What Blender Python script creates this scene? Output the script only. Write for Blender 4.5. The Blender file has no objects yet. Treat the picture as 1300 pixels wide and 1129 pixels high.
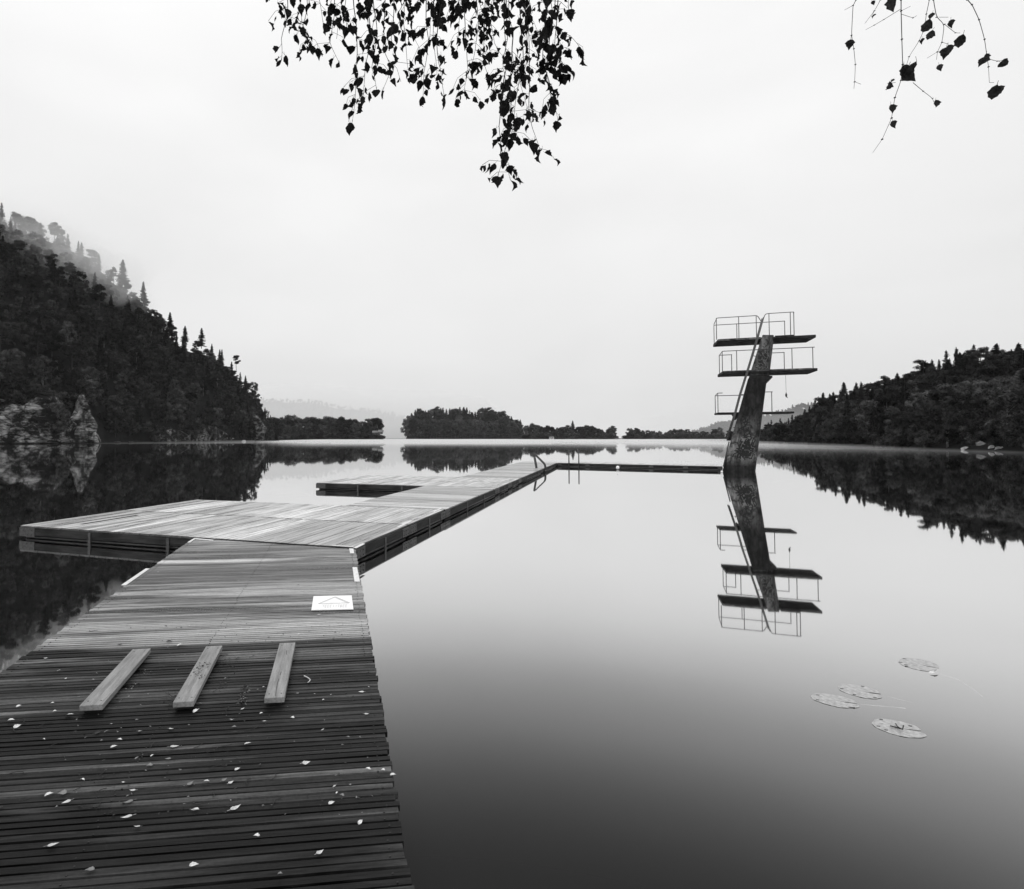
import bpy, math, random
import numpy as np
from mathutils import Vector, Matrix, noise
R_ = random.Random(7)
sc = bpy.context.scene
COL = sc.collection
H = 2.0                       # eye height above the lake
TH = math.atan(25/750)        # camera pitch
F = 750.0
CT, ST = math.cos(TH), math.sin(TH)

# ---------------------------------------------------------------- camera geometry helpers
def ray(px, py):
    rx, ry = (px-520)/F, (532-py)/F
    return Vector((rx, CT-ry*ST, ST+ry*CT))
def G(px, py, z=0.0):
    d = ray(px, py); k = (z-H)/d.z
    return Vector((d.x*k, d.y*k, z))
def T(px, py, Y):
    d = ray(px, py); k = Y/d.y
    return Vector((d.x*k, Y, H+d.z*k))

# ---------------------------------------------------------------- tagging
def tag(o, label=None, cat=None, group=None, kind=None):
    if label: o['label'] = label
    if cat: o['category'] = cat
    if group: o['group'] = group
    if kind: o['kind'] = kind
    return o
def empty(name, loc=(0,0,0), rz=0.0):
    o = bpy.data.objects.new(name, None); COL.objects.link(o)
    o.location = loc; o.rotation_euler = (0,0,rz); o.empty_display_size = .3
    return o
def link(name, me, mats, parent=None, loc=(0,0,0), rot=(0,0,0)):
    o = bpy.data.objects.new(name, me); COL.objects.link(o)
    if not isinstance(mats, (list,tuple)): mats = [mats]
    if len(me.materials) == 0:
        for m in mats: me.materials.append(m)
    o.parent = parent; o.location = loc; o.rotation_euler = rot
    return o
def cp(o, parent=None):
    c = o.copy(); COL.objects.link(c); c.parent = parent
    for ch in o.children:
        d = ch.copy(); COL.objects.link(d); d.parent = c
    return c

# ---------------------------------------------------------------- mesh builder
class MB:
    def __init__(s): s.v=[]; s.f=[]; s.t=[]; s.mi=[]
    def add(s, vs, fs, tone=1.0, mi=0):
        n=len(s.v); s.v.extend([tuple(v) for v in vs])
        for f in fs: s.f.append(tuple(i+n for i in f)); s.t.append(tone); s.mi.append(mi)
    def box(s, x0,x1,y0,y1,z0,z1, tone=1.0, mi=0):
        s.add([(x0,y0,z0),(x1,y0,z0),(x1,y1,z0),(x0,y1,z0),(x0,y0,z1),(x1,y0,z1),(x1,y1,z1),(x0,y1,z1)],
              [(0,3,2,1),(4,5,6,7),(0,1,5,4),(1,2,6,5),(2,3,7,6),(3,0,4,7)], tone, mi)
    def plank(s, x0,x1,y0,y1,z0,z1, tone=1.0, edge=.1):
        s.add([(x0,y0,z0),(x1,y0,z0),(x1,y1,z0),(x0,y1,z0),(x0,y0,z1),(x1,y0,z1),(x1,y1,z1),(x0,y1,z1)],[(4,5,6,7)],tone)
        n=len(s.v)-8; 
        for f in ((0,3,2,1),(0,1,5,4),(1,2,6,5),(2,3,7,6),(3,0,4,7)): s.f.append(tuple(i+n for i in f)); s.t.append(tone*edge); s.mi.append(0)  # sides and underside coloured darker than the top, shade put into the tone
    def prism(s, poly, z0, z1, tone=1.0, mi=0):
        n=len(poly)
        vs=[(p[0],p[1],z0) for p in poly]+[(p[0],p[1],z1) for p in poly]
        fs=[tuple(range(n))[::-1], tuple(range(n,2*n))]
        for i in range(n):
            j=(i+1)%n; fs.append((i,j,n+j,n+i))
        s.add(vs,fs,tone,mi)
    def tube(s, pts, r, n=8, tone=1.0, mi=0, cap=True):
        pts=[Vector(p) for p in pts]
        if not isinstance(r,(list,tuple)): r=[r]*len(pts)
        vs=[]; fs=[]
        ref=None
        for i,p in enumerate(pts):
            a=pts[max(i-1,0)]; b=pts[min(i+1,len(pts)-1)]
            d=(b-a)
            if d.length<1e-9: d=Vector((0,0,1))
            d.normalize()
            if ref is None:
                ref=Vector((1,0,0)) if abs(d.x)<.8 else Vector((0,1,0))
            e1=(ref-d*ref.dot(d)); 
            if e1.length<1e-5: e1=d.orthogonal()
            e1.normalize(); e2=d.cross(e1); ref=e1
            for k in range(n):
                t=2*math.pi*k/n
                vs.append(p+(e1*math.cos(t)+e2*math.sin(t))*r[i])
        for i in range(len(pts)-1):
            for k in range(n):
                a=i*n+k; b=i*n+(k+1)%n
                fs.append((a,b,b+n,a+n))
        if cap:
            fs.append(tuple(range(n))[::-1]); m=(len(pts)-1)*n
            fs.append(tuple(range(m,m+n)))
        s.add(vs,fs,tone,mi)
    def mesh(s, name, smooth=False):
        me=bpy.data.meshes.new(name); me.from_pydata(s.v,[],s.f)
        a=me.attributes.new('tone','FLOAT','FACE'); a.data.foreach_set('value', s.t)
        me.polygons.foreach_set('material_index', s.mi)
        if smooth: me.polygons.foreach_set('use_smooth',[True]*len(s.f))
        me.update(); return me
    def build(s, name, mats, parent=None, loc=(0,0,0), rot=(0,0,0), smooth=False, bevel=0):
        o=link(name, s.mesh(name,smooth), mats, parent, loc, rot)
        if bevel:
            m=o.modifiers.new('bevel','BEVEL'); m.width=bevel; m.segments=2; m.limit_method='ANGLE'
        return o

# ---------------------------------------------------------------- materials
def newmat(name):
    m=bpy.data.materials.new(name); m.use_nodes=True
    nt=m.node_tree; nt.nodes.clear()
    out=nt.nodes.new('ShaderNodeOutputMaterial')
    return m,nt,out
def N(nt, typ, **kw):
    n=nt.nodes.new(typ)
    for k,v in kw.items():
        if k.startswith('_'): n.inputs[k[1:]].default_value=v
        else: setattr(n,k,v)
    return n
def mth(nt, op, a, b=None, c=None, clamp=False):
    n=nt.nodes.new('ShaderNodeMath'); n.operation=op; n.use_clamp=clamp
    for i,x in enumerate((a,b,c)):
        if x is None: continue
        if hasattr(x,'is_linked'): nt.links.new(x,n.inputs[i])
        else: n.inputs[i].default_value=x
    return n.outputs[0]
def noise_tex(nt, vec, scale, detail=4, rough=.6, dist=0):
    n=nt.nodes.new('ShaderNodeTexNoise'); n.inputs['Scale'].default_value=scale
    n.inputs['Detail'].default_value=detail; n.inputs['Roughness'].default_value=rough
    n.inputs['Distortion'].default_value=dist
    nt.links.new(vec,n.inputs['Vector']); return n.outputs[0]
def mapping(nt, src, sx=1,sy=1,sz=1):
    m=nt.nodes.new('ShaderNodeMapping'); m.inputs['Scale'].default_value=(sx,sy,sz)
    nt.links.new(src,m.inputs['Vector']); return m.outputs[0]
def maprange(nt, v, a,b,c,d):
    m=nt.nodes.new('ShaderNodeMapRange')
    nt.links.new(v,m.inputs[0])
    for i,x in enumerate((a,b,c,d)): m.inputs[i+1].default_value=x
    return m.outputs[0]
def grey(nt, v):
    c=nt.nodes.new('ShaderNodeCombineColor')
    for i in range(3): nt.links.new(v,c.inputs[i])
    return c.outputs[0]
def princ(nt, out, base=None, rough=.6, spec=.5, bump=None, bstr=.3, bdist=.01):
    p=nt.nodes.new('ShaderNodeBsdfPrincipled')
    if hasattr(base,'is_linked'): nt.links.new(grey(nt,base),p.inputs['Base Color'])
    else: p.inputs['Base Color'].default_value=(base,base,base,1)
    if hasattr(rough,'is_linked'): nt.links.new(rough,p.inputs['Roughness'])
    else: p.inputs['Roughness'].default_value=rough
    if hasattr(spec,'is_linked'): nt.links.new(spec,p.inputs['Specular IOR Level'])
    else: p.inputs['Specular IOR Level'].default_value=spec
    if bump is not None:
        b=nt.nodes.new('ShaderNodeBump'); b.inputs['Strength'].default_value=bstr; b.inputs['Distance'].default_value=bdist
        nt.links.new(bump,b.inputs['Height']); nt.links.new(b.outputs[0],p.inputs['Normal'])
    nt.links.new(p.outputs[0],out.inputs['Surface'])
    return p

def wood(name, axis, lo, hi, rlo, rhi, spec=.5, patch=.5, pa=.38, pb=.6, psx=.7, psy=3.2):
    """weathered boards; grain runs along the axis; the tone attribute gives each board its own shade"""
    m,nt,out=newmat(name)
    tc=N(nt,'ShaderNodeTexCoord').outputs['Object']
    st=(1,22,22) if axis=='x' else (22,1,22)
    g=noise_tex(nt,mapping(nt,tc,*st),2.2,6,.65,.3)
    g2=noise_tex(nt,mapping(nt,tc,*[k*2.5 for k in st]),6,4,.6)
    st2=(psx,psy,3) if axis=='x' else (psy,psx,3)
    pt=noise_tex(nt,mapping(nt,tc,*st2),.9,5,.62,.5)
    fine=noise_tex(nt,tc,60,4,.7)
    at=N(nt,'ShaderNodeAttribute',attribute_name='tone').outputs['Fac']
    v=mth(nt,'ADD',mth(nt,'MULTIPLY',g,.5),mth(nt,'MULTIPLY',g2,.3))
    v=mth(nt,'ADD',v,mth(nt,'MULTIPLY',fine,.2))
    v=maprange(nt,v,.33,.66,0,1)
    pm=maprange(nt,pt,pa,pb,1-patch,1)
    v=mth(nt,'MULTIPLY',mth(nt,'MULTIPLY_ADD',v,hi-lo,lo),mth(nt,'MULTIPLY',at,pm))
    ro=mth(nt,'MULTIPLY_ADD',maprange(nt,pt,.35,.65,0,1),rhi-rlo,rlo)
    ro=mth(nt,'ADD',ro,mth(nt,'MULTIPLY_ADD',fine,.2,-.1),clamp=True)
    princ(nt,out,v,ro,spec,mth(nt,'ADD',g,mth(nt,'MULTIPLY',g2,.6)),.55,.004)
    return m
def simple(name, lo, hi, scale=3, rough=.7, spec=.4, bstr=.3, bdist=.02, detail=6, coord='Object', a=.35, b=.65, objrand=0):
    m,nt,out=newmat(name)
    tc=N(nt,'ShaderNodeTexCoord').outputs[coord]
    n=noise_tex(nt,tc,scale,detail,.65,.2)
    v=mth(nt,'MULTIPLY_ADD',maprange(nt,n,a,b,0,1),hi-lo,lo)
    if objrand:
        oi=N(nt,'ShaderNodeObjectInfo').outputs['Random']
        v=mth(nt,'MULTIPLY',v,mth(nt,'MULTIPLY_ADD',oi,objrand*2,1-objrand))
    princ(nt,out,v,rough,spec,n,bstr,bdist)
    return m
def foliage(name, lo, hi, scale=.35, rand=.5, trans=.2):
    m,nt,out=newmat(name)
    tc=N(nt,'ShaderNodeTexCoord').outputs['Object']
    n=noise_tex(nt,tc,scale,3,.6)
    n2=noise_tex(nt,tc,scale*9,2,.6)
    k=maprange(nt,mth(nt,'ADD',mth(nt,'MULTIPLY',n,.6),mth(nt,'MULTIPLY',n2,.4)),.38,.62,0,1)
    v=mth(nt,'MULTIPLY_ADD',k,hi-lo,lo)
    oi=N(nt,'ShaderNodeObjectInfo').outputs['Random']
    v=mth(nt,'MULTIPLY',v,mth(nt,'MULTIPLY_ADD',oi,rand*2,1-rand))
    c=grey(nt,v)
    d=N(nt,'ShaderNodeBsdfDiffuse'); nt.links.new(c,d.inputs[0])
    t=N(nt,'ShaderNodeBsdfTranslucent'); nt.links.new(c,t.inputs[0])
    mx=N(nt,'ShaderNodeMixShader'); mx.inputs[0].default_value=trans
    nt.links.new(d.outputs[0],mx.inputs[1]); nt.links.new(t.outputs[0],mx.inputs[2])
    nt.links.new(mx.outputs[0],out.inputs['Surface'])
    return m
def volume(name, dens, g=0.0):
    m,nt,out=newmat(name)
    v=N(nt,'ShaderNodeVolumePrincipled'); v.inputs['Color'].default_value=(1,1,1,1)
    v.inputs['Density'].default_value=dens; v.inputs['Anisotropy'].default_value=g
    nt.links.new(v.outputs[0],out.inputs['Volume'])
    return m

M={}
M['gang']=wood('wet_slats','x',.004,.080,.36,.9,.13,.93,.42,.62,.6,5)
M['gangdry']=wood('weathered_slats','x',.07,.62,.26,.5,.8,.90,.40,.56,.45,4.5)
M['deckx']=wood('pier_boards_across','x',.22,.85,.26,.42,1.0,.6,.38,.58,.5,4)
M['decky']=wood('pier_boards_along','y',.18,.95,.26,.42,1.0,.62,.38,.58,.5,4)
M['beamx']=wood('beam_across','x',.004,.06,.6,.85,.15,.9)
M['beamy']=wood('beam_along','y',.004,.06,.6,.85,.15,.9)
M['loose']=wood('loose_board_wood','y',.13,.40,.45,.65,.4,.4)
M['black']=simple('wet_black_timber',.004,.012,4,.5,.4)
M['steelw']=simple('pale_metal_strip',.55,.8,30,.45,.5,.1)
M['plate']=simple('galvanised_plate',.015,.07,25,.55,.5,.4,.004)
M["pipe"]=simple('dull_pipe',.015,.05,6,.4,.5)
M['rail']=simple('dark_railing_paint',.02,.05,8,.5,.5)
M['ladder']=simple('grey_steel_tube',.03,.08,8,.35,.6)
M['white']=simple('white_sheet',.8,.9,6,.5,.3,.05)
M['faint']=simple('faint_grey_print',.5,.6,20,.6,.2,.05)
M['pad']=simple('lily_pad',.22,.46,30,.4,.5,.3,.003)
M['stalk']=simple('lily_stalk',.5,.7,10,.8,.1)
M['lp']=simple('pale_leaf',.25,.8,45,.55,.4,.4,.002)
M['lg']=simple('grey_leaf',.12,.22,60,.6,.4,.4,.002)
M['ld']=simple('dark_leaf',.006,.014,60,.5,.4,.4,.002)
M['bark']=simple('dark_bark',.02,.07,5,.9,.1,.5,.05)
M['birch']=simple('birch_bark',.05,.2,2.5,.8,.2,.4,.03,a=.4,b=.55)
M['spruce']=foliage('spruce_needles',.002,.034,.5,.55,.1)
M['pine']=foliage('pine_needles',.003,.052,.5,.5,.15)
M['broad']=foliage('broadleaf_foliage',.004,.085,.45,.75,.2)
M['bush']=foliage('bush_foliage',.004,.085,.6,.7,.2)
M['ground']=simple('forest_floor',.002,.012,.25,.95,.1,.5,.4)
M['twig']=simple('twig_bark',.008,.02,20,.8,.2)
M['bleaf']=foliage('birch_leaf',.012,.045,14,.3,.4)
M['wall']=simple('cabin_wall',.5,.7,2,.8,.2)
M['wallg']=simple('grey_cabin_wall',.04,.08,2,.8,.2)
M['roof']=simple('cabin_roof',.06,.12,2,.7,.3)
M['rooflight']=simple('metal_roof',.10,.16,2,.5,.3)
M['stone']=simple('pale_stone',.18,.5,1.2,.9,.1,.6,.1)
M['buoy']=simple('white_buoy',.75,.85,4,.4,.5)

# mottled rock with strata; dark noise patches stand in for shadowed hollows
def rockmat(name,lo,hi,sh):
    m,nt,out=newmat(name); tc=N(nt,'ShaderNodeTexCoord').outputs['Object']
    mp=nt.nodes.new('ShaderNodeMapping'); mp.inputs['Rotation'].default_value=(.2,.75,.3); mp.inputs['Scale'].default_value=(.35,.6,1.6); nt.links.new(tc,mp.inputs['Vector'])
    n1=noise_tex(nt,tc,.16,5,.6,.8); n2=noise_tex(nt,mp.outputs[0],.5,5,.6,.8)
    vo=nt.nodes.new('ShaderNodeTexVoronoi'); vo.feature='DISTANCE_TO_EDGE'; vo.inputs['Scale'].default_value=.34
    ad=nt.nodes.new('ShaderNodeVectorMath'); ad.operation='ADD'; nt.links.new(mp.outputs[0],ad.inputs[0])
    nz=nt.nodes.new('ShaderNodeTexNoise'); nz.inputs['Scale'].default_value=.7; nt.links.new(tc,nz.inputs['Vector']); nt.links.new(nz.outputs['Color'],ad.inputs[1])
    nt.links.new(ad.outputs[0],vo.inputs['Vector'])
    cr=maprange(nt,vo.outputs['Distance'],.0,.07,.12,1)
    v=mth(nt,'ADD',mth(nt,'MULTIPLY',n1,.62),mth(nt,'MULTIPLY',n2,.38))
    v=mth(nt,'MULTIPLY',maprange(nt,v,sh,sh+.15,lo,hi),cr)
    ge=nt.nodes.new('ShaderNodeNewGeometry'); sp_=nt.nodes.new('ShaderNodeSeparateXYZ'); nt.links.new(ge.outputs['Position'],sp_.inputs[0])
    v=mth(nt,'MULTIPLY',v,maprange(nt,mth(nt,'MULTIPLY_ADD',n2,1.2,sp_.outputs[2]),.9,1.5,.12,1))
    princ(nt,out,v,.85,.15,mth(nt,'ADD',n2,mth(nt,'MULTIPLY',cr,.4)),.9,.5); return m
M['rock']=rockmat('lichen_rock',.004,.26,.475); M['slab']=rockmat('pale_rock_slab',.010,.28,.44)

# stained concrete of the tower
m,nt,out=newmat('stained_concrete'); tc=N(nt,'ShaderNodeTexCoord').outputs['Object']
n1=noise_tex(nt,mapping(nt,tc,2.2,2.2,.35),1.3,6,.7,.4)     # runs of dirt
n2=noise_tex(nt,mapping(nt,tc,1,1,.6),3.2,8,.72,.6)                            # spalling
n3=noise_tex(nt,tc,.7,4,.6,.3)
v=mth(nt,'MULTIPLY',maprange(nt,n1,.36,.62,.10,1),maprange(nt,n2,.40,.56,.18,1))
v=mth(nt,'MULTIPLY',v,maprange(nt,n3,.35,.6,.35,1))
sz_=N(nt,'ShaderNodeSeparateXYZ'); nt.links.new(tc,sz_.inputs[0])
zz_=mth(nt,'ADD',sz_.outputs[2],mth(nt,'MULTIPLY_ADD',n1,2.4,-1.2))
mid_dark=mth(nt,'MULTIPLY',maprange(nt,zz_,2.2,3.6,1,.10),1.0)  # concrete turns darker above a ragged height, up to the middle platform
upper_tone=maprange(nt,sz_.outputs[2],5.7,5.75,0,.75)
mid_dark=mth(nt,'MAXIMUM',mid_dark,upper_tone)
foot=maprange(nt,sz_.outputs[2],.35,.9,.12,1)
v=mth(nt,'MULTIPLY',v,mth(nt,'MULTIPLY',mid_dark,foot))
v=mth(nt,'MULTIPLY_ADD',v,.30,.006)
princ(nt,out,v,.85,.2,n2,.8,.03); M['conc']=m
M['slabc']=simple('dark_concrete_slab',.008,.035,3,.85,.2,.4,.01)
M['scrawl']=simple('black_spray_paint',.004,.01,9,.5,.3)
M['chalk']=simple('pale_spray_paint',.14,.24,9,.6,.3)

# lake: dark water under a mirror whose strength follows the angle
m,nt,out=newmat('lake_water'); 
lw=N(nt,'ShaderNodeLayerWeight'); lw.inputs['Blend'].default_value=.5
fc=N(nt,'ShaderNodeFloatCurve'); nt.links.new(lw.outputs['Facing'],fc.inputs['Value'])
cv=fc.mapping.curves[0]
pts=[(0,.02),(.40,.018),(.45,.030),(.49,.055),(.53,.10),(.585,.20),(.625,.29),(.69,.53),(.76,.75),(.84,.88),(.93,.95),(1,1)]
cv.points[0].location=pts[0]; cv.points[1].location=pts[-1]
for p in pts[1:-1]: cv.points.new(*p)
fc.mapping.update()
gl=N(nt,'ShaderNodeBsdfGlossy'); gl.inputs['Roughness'].default_value=.022; gl.inputs['Color'].default_value=(1,1,1,1)
df=N(nt,'ShaderNodeBsdfDiffuse'); df.inputs[0].default_value=(.008,.008,.008,1)
tc=N(nt,'ShaderNodeTexCoord').outputs['Object']
wn=noise_tex(nt,mapping(nt,tc,1,.5,1),.25,3,.5)
b=N(nt,'ShaderNodeBump'); b.inputs['Strength'].default_value=.03; b.inputs['Distance'].default_value=.03
nt.links.new(wn,b.inputs['Height']); nt.links.new(b.outputs[0],gl.inputs['Normal'])
mx=N(nt,'ShaderNodeMixShader'); nt.links.new(fc.outputs[0],mx.inputs[0]); nt.links.new(df.outputs[0],mx.inputs[1]); nt.links.new(gl.outputs[0],mx.inputs[2])
nt.links.new(mx.outputs[0],out.inputs['Surface']); M['water']=m

# ---------------------------------------------------------------- world, sun, camera
w=bpy.data.worlds.new("World"); sc.world=w; w.use_nodes=True
nt=w.node_tree; nt.nodes.clear()
wo=nt.nodes.new('ShaderNodeOutputWorld'); bg=nt.nodes.new('ShaderNodeBackground')
sky=nt.nodes.new('ShaderNodeTexSky'); sky.sky_type='NISHITA'; sky.sun_disc=False
SUN_EL,SUN_ROT=math.radians(38),math.radians(200)
sky.sun_elevation=SUN_EL; sky.sun_rotation=SUN_ROT; sky.dust_density=6; sky.air_density=1
bw=nt.nodes.new('ShaderNodeRGBToBW'); nt.links.new(sky.outputs[0],bw.inputs[0])
tc=nt.nodes.new('ShaderNodeTexCoord').outputs['Generated']
sx=nt.nodes.new('ShaderNodeSeparateXYZ'); nt.links.new(tc,sx.inputs[0])
el=maprange(nt,sx.outputs[2],0,1,0,1)
cr=nt.nodes.new('ShaderNodeValToRGB'); nt.links.new(el,cr.inputs[0])
e=cr.color_ramp.elements
SKYK=[(0,.83),(.08,.82),(.25,.89),(.5,.99),(.75,1.25),(1,1.7)]
e[0].position=0; e[0].color=(SKYK[0][1],)*3+(1,); e[1].position=1; e[1].color=(SKYK[-1][1],)*3+(1,)
for p,c in SKYK[1:-1]:
    q=e.new(p); q.color=(c,c,c,1)
cl=noise_tex(nt,mapping(nt,tc,1,1,2.5),1.6,3,.5,.3)
cl=maprange(nt,cl,.3,.7,.93,1.06)
ov=mth(nt,'MULTIPLY',cr.outputs[0],cl)
tot=mth(nt,'ADD',mth(nt,'MULTIPLY',ov,10*.93),mth(nt,'MULTIPLY',bw.outputs[0],.06))
nt.links.new(grey(nt,tot),bg.inputs[0]); bg.inputs[1].default_value=.1
nt.links.new(bg.outputs[0],wo.inputs[0])

sl=bpy.data.lights.new('sun','SUN'); sl.energy=.6; sl.angle=math.radians(25); sl.color=(1,1,1)
so=bpy.data.objects.new('sun',sl); COL.objects.link(so); so.location=(-20,-40,60)
sd=Vector((math.sin(SUN_ROT)*math.cos(SUN_EL), math.cos(SUN_ROT)*math.cos(SUN_EL), math.sin(SUN_EL)))
so.rotation_euler=sd.to_track_quat('Z','Y').to_euler()

cd=bpy.data.cameras.new('camera'); cam=bpy.data.objects.new('camera',cd); COL.objects.link(cam)
cam.location=(0,0,H); cam.rotation_euler=(math.pi/2+TH,0,0)
cd.sensor_width=36; cd.lens=F/1300*36; cd.shift_x=130/1300; cd.shift_y=-32.5/1300
cd.clip_start=.05; cd.clip_end=20000
sc.camera=cam
sc.render.resolution_x=1024; sc.render.resolution_y=889
sc.view_settings.view_transform='Standard'; sc.view_settings.look='None'; sc.view_settings.exposure=0; sc.view_settings.gamma=1
try:
    sc.cycles.volume_bounces=2; sc.cycles.max_bounces=8
except Exception: pass

# ---------------------------------------------------------------- water and near bank
mb=MB(); mb.add([(-3400,-250,0),(3400,-250,0),(3400,3400,0),(-3400,3400,0)],[(0,1,2,3)])
tag(mb.build('water',M['water']),kind='structure')
mb=MB(); 
nx,ny=40,14; vs=[];fs=[]
for j in range(ny+1):
    for i in range(nx+1):
        x=-60+120*i/nx; y=-3.2-j*4
        z=-.6+min(j,1)*.75+j*.16+.2*noise.noise(Vector((x*.2,y*.2,0)))
        vs.append((x,y+.5*math.sin(x*.3),z))
for j in range(ny):
    for i in range(nx):
        a=j*(nx+1)+i; fs.append((a,a+nx+1,a+nx+2,a+1))
mb.add(vs,fs); tag(mb.build('shore',M['ground'],smooth=True),kind='structure')

# ---------------------------------------------------------------- gangway
DZ=.255
def clip(poly, n, c):
    """keep the part of poly where n.p <= c"""
    outp=[]
    for i in range(len(poly)):
        a=poly[i]; b=poly[(i+1)%len(poly)]
        da=n[0]*a[0]+n[1]*a[1]-c; db=n[0]*b[0]+n[1]*b[1]-c
        if da<=0: outp.append(a)
        if (da<0<db) or (db<0<da):
            t=da/(da-db); outp.append((a[0]+(b[0]-a[0])*t,a[1]+(b[1]-a[1])*t))
    return outp
GZ=.24
g1=G(457,735,GZ); g2=G(507,1040,GZ)
gd=(g1-g2).normalized(); phi=math.atan2(-gd.x,gd.y)      # rotation about z
gl0=G(245,685,GZ); gl1=G(0,853,GZ)
def toloc(p,o,rz):
    d=Vector((p[0]-o[0],p[1]-o[1])); c,s=math.cos(-rz),math.sin(-rz)
    return (d.x*c-d.y*s, d.x*s+d.y*c)
GO=(g2.x,g2.y)
LX=.5*(toloc(gl0,GO,phi)[0]+toloc(gl1,GO,phi)[0])
C0=G(450,695.5,DZ); CE=G(706.8,587.7,DZ)
U=Vector((CE.x-C0.x,CE.y-C0.y)).normalized(); V=Vector((U.y,-U.x)); PRZ=math.atan2(-U.x,U.y)
print('gang phi',math.degrees(phi),'width',LX,'pier heading',math.degrees(PRZ),'C0',C0)
for q in [(20,668),(248,634.4),(174,650),(436,641.8),(396,613),(464.6,603.2),(576.6,605.7),(706.8,587.7),(100,665.6),(169,654),(685,595.5),(647,609)]:
    p=G(q[0],q[1],DZ); d=Vector((p.x-C0.x,p.y-C0.y)); print(q,'s=%.2f t=%.2f'%(d.dot(U),-d.dot(V)))
gw=empty('gangway',(GO[0],GO[1],0),phi)
tag(gw,'dark slatted wooden gangway running from the bottom of the photo out to the platforms','gangway')
# platform front edge in gangway frame
a=toloc(C0,GO,phi); b_=toloc(C0-Vector((V.x,V.y,0))*7.35,GO,phi)
ex,ey=b_[0]-a[0],b_[1]-a[1]; nn=(ey,-ex); L=math.hypot(*nn); nn=(nn[0]/L,nn[1]/L)
if nn[1]<0: nn=(-nn[0],-nn[1])
cc=nn[0]*a[0]+nn[1]*a[1]-.035
dry=MB(); wet=MB(); y=-4.4-0.0; r=random.Random(3)
YB=toloc(G(300,817,GZ),GO,phi)[1]
TT=[(688,.75),(706,.7),(709,1.5),(713.5,1.5),(715,.4),(719,.6),(723,.35),(735,.28),(739,.85),(756,1.1),(762,.7),(770,.95),(778,.7),(781,.2),(784,.85),(800,1.0),(806,.75),(811,.95),(816,.5),(819,.6)][::-1]
GT=([toloc(G(330,py_,GZ),GO,phi)[1] for py_,_ in TT],[t_ for _,t_ in TT])
while y<12:
    wd=r.choice([.033,.035,.037,.040]); gap=.0135
    x0=LX-r.uniform(-.004,.018); x1=r.uniform(-.006,.016)
    poly=clip([(x0,y),(x1,y),(x1,y+wd),(x0,y+wd)],nn,cc)
    if len(poly)>=3:
        far=y>YB
        if far:
            t=r.uniform(.75,1.25)*float(np.interp(y,GT[0],GT[1]))
            (dry).prism(poly,GZ-.03+r.uniform(-.001,.001),GZ+r.uniform(-.0015,.0015),t)
        else:
            t=r.uniform(.4,1.4)
            if r.random()<.14: t*=2.3
            t*=1+2.0*max(0,1-(YB-y)/1.6)**1.5
            wet.prism(poly,GZ-.03,GZ+r.uniform(-.002,.002),t)
    y+=wd+gap*r.uniform(.8,1.3)
dk=dry.build('far_decking',M['gangdry'],gw); tag(dk,'paler weathered slats beyond the loose boards')
dk=wet.build('near_decking',M['gang'],gw); tag(dk,'dark wet slats nearest the viewer')
mb=MB()
for xx in (LX+.03,LX*.5,-.09):
    mb=MB(); mb.prism(clip([(xx,-4.4),(xx+.06,-4.4),(xx+.06,12),(xx,12)],nn,cc),.03,GZ-.034)
    mb.build('stringer',M['black'],gw)
mb=MB(); yy=-4.2; r=random.Random(33)
while yy<9.5:
    for xx in (LX+.06,LX*.5+.03,-.06):
        x=xx+r.uniform(-.012,.012)
        if nn[0]*x+nn[1]*yy<cc-.05: mb.box(x-.0035,x+.0035,yy-.0035,yy+.0035,GZ-.004,GZ+.0028)
    yy+=.0495
tag(mb.build('screw_heads',M['ld'],gw),kind='stuff')
# white metal strips on the gangway
def strip(corners, z0, mat, name, parent, o, rz, h=.008):
    mb=MB(); poly=[toloc(G(x,y,z0),o,rz) for x,y in corners]
    A=sum(poly[i][0]*poly[(i+1)%len(poly)][1]-poly[(i+1)%len(poly)][0]*poly[i][1] for i in range(len(poly)))
    if A<0: poly=poly[::-1]
    mb.prism(poly,z0,z0+h); return mb.build(name,mat,parent)
for q in ([(447.5,721),(453.2,721),(457,739),(450,739)],[(443.3,697),(448.6,697),(449.6,703),(444.4,703)],
          [(154,743.5),(160,743.5),(190,722.5),(185,722.5)],[(238,689),(241.5,689),(249,684),(246.5,684)],
          [(248,684.9),(271,686.9),(271,686.0),(249,684.0)]):
    strip(q,GZ+.003,M['steelw'],'edge_strip',gw,GO,phi)

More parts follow.
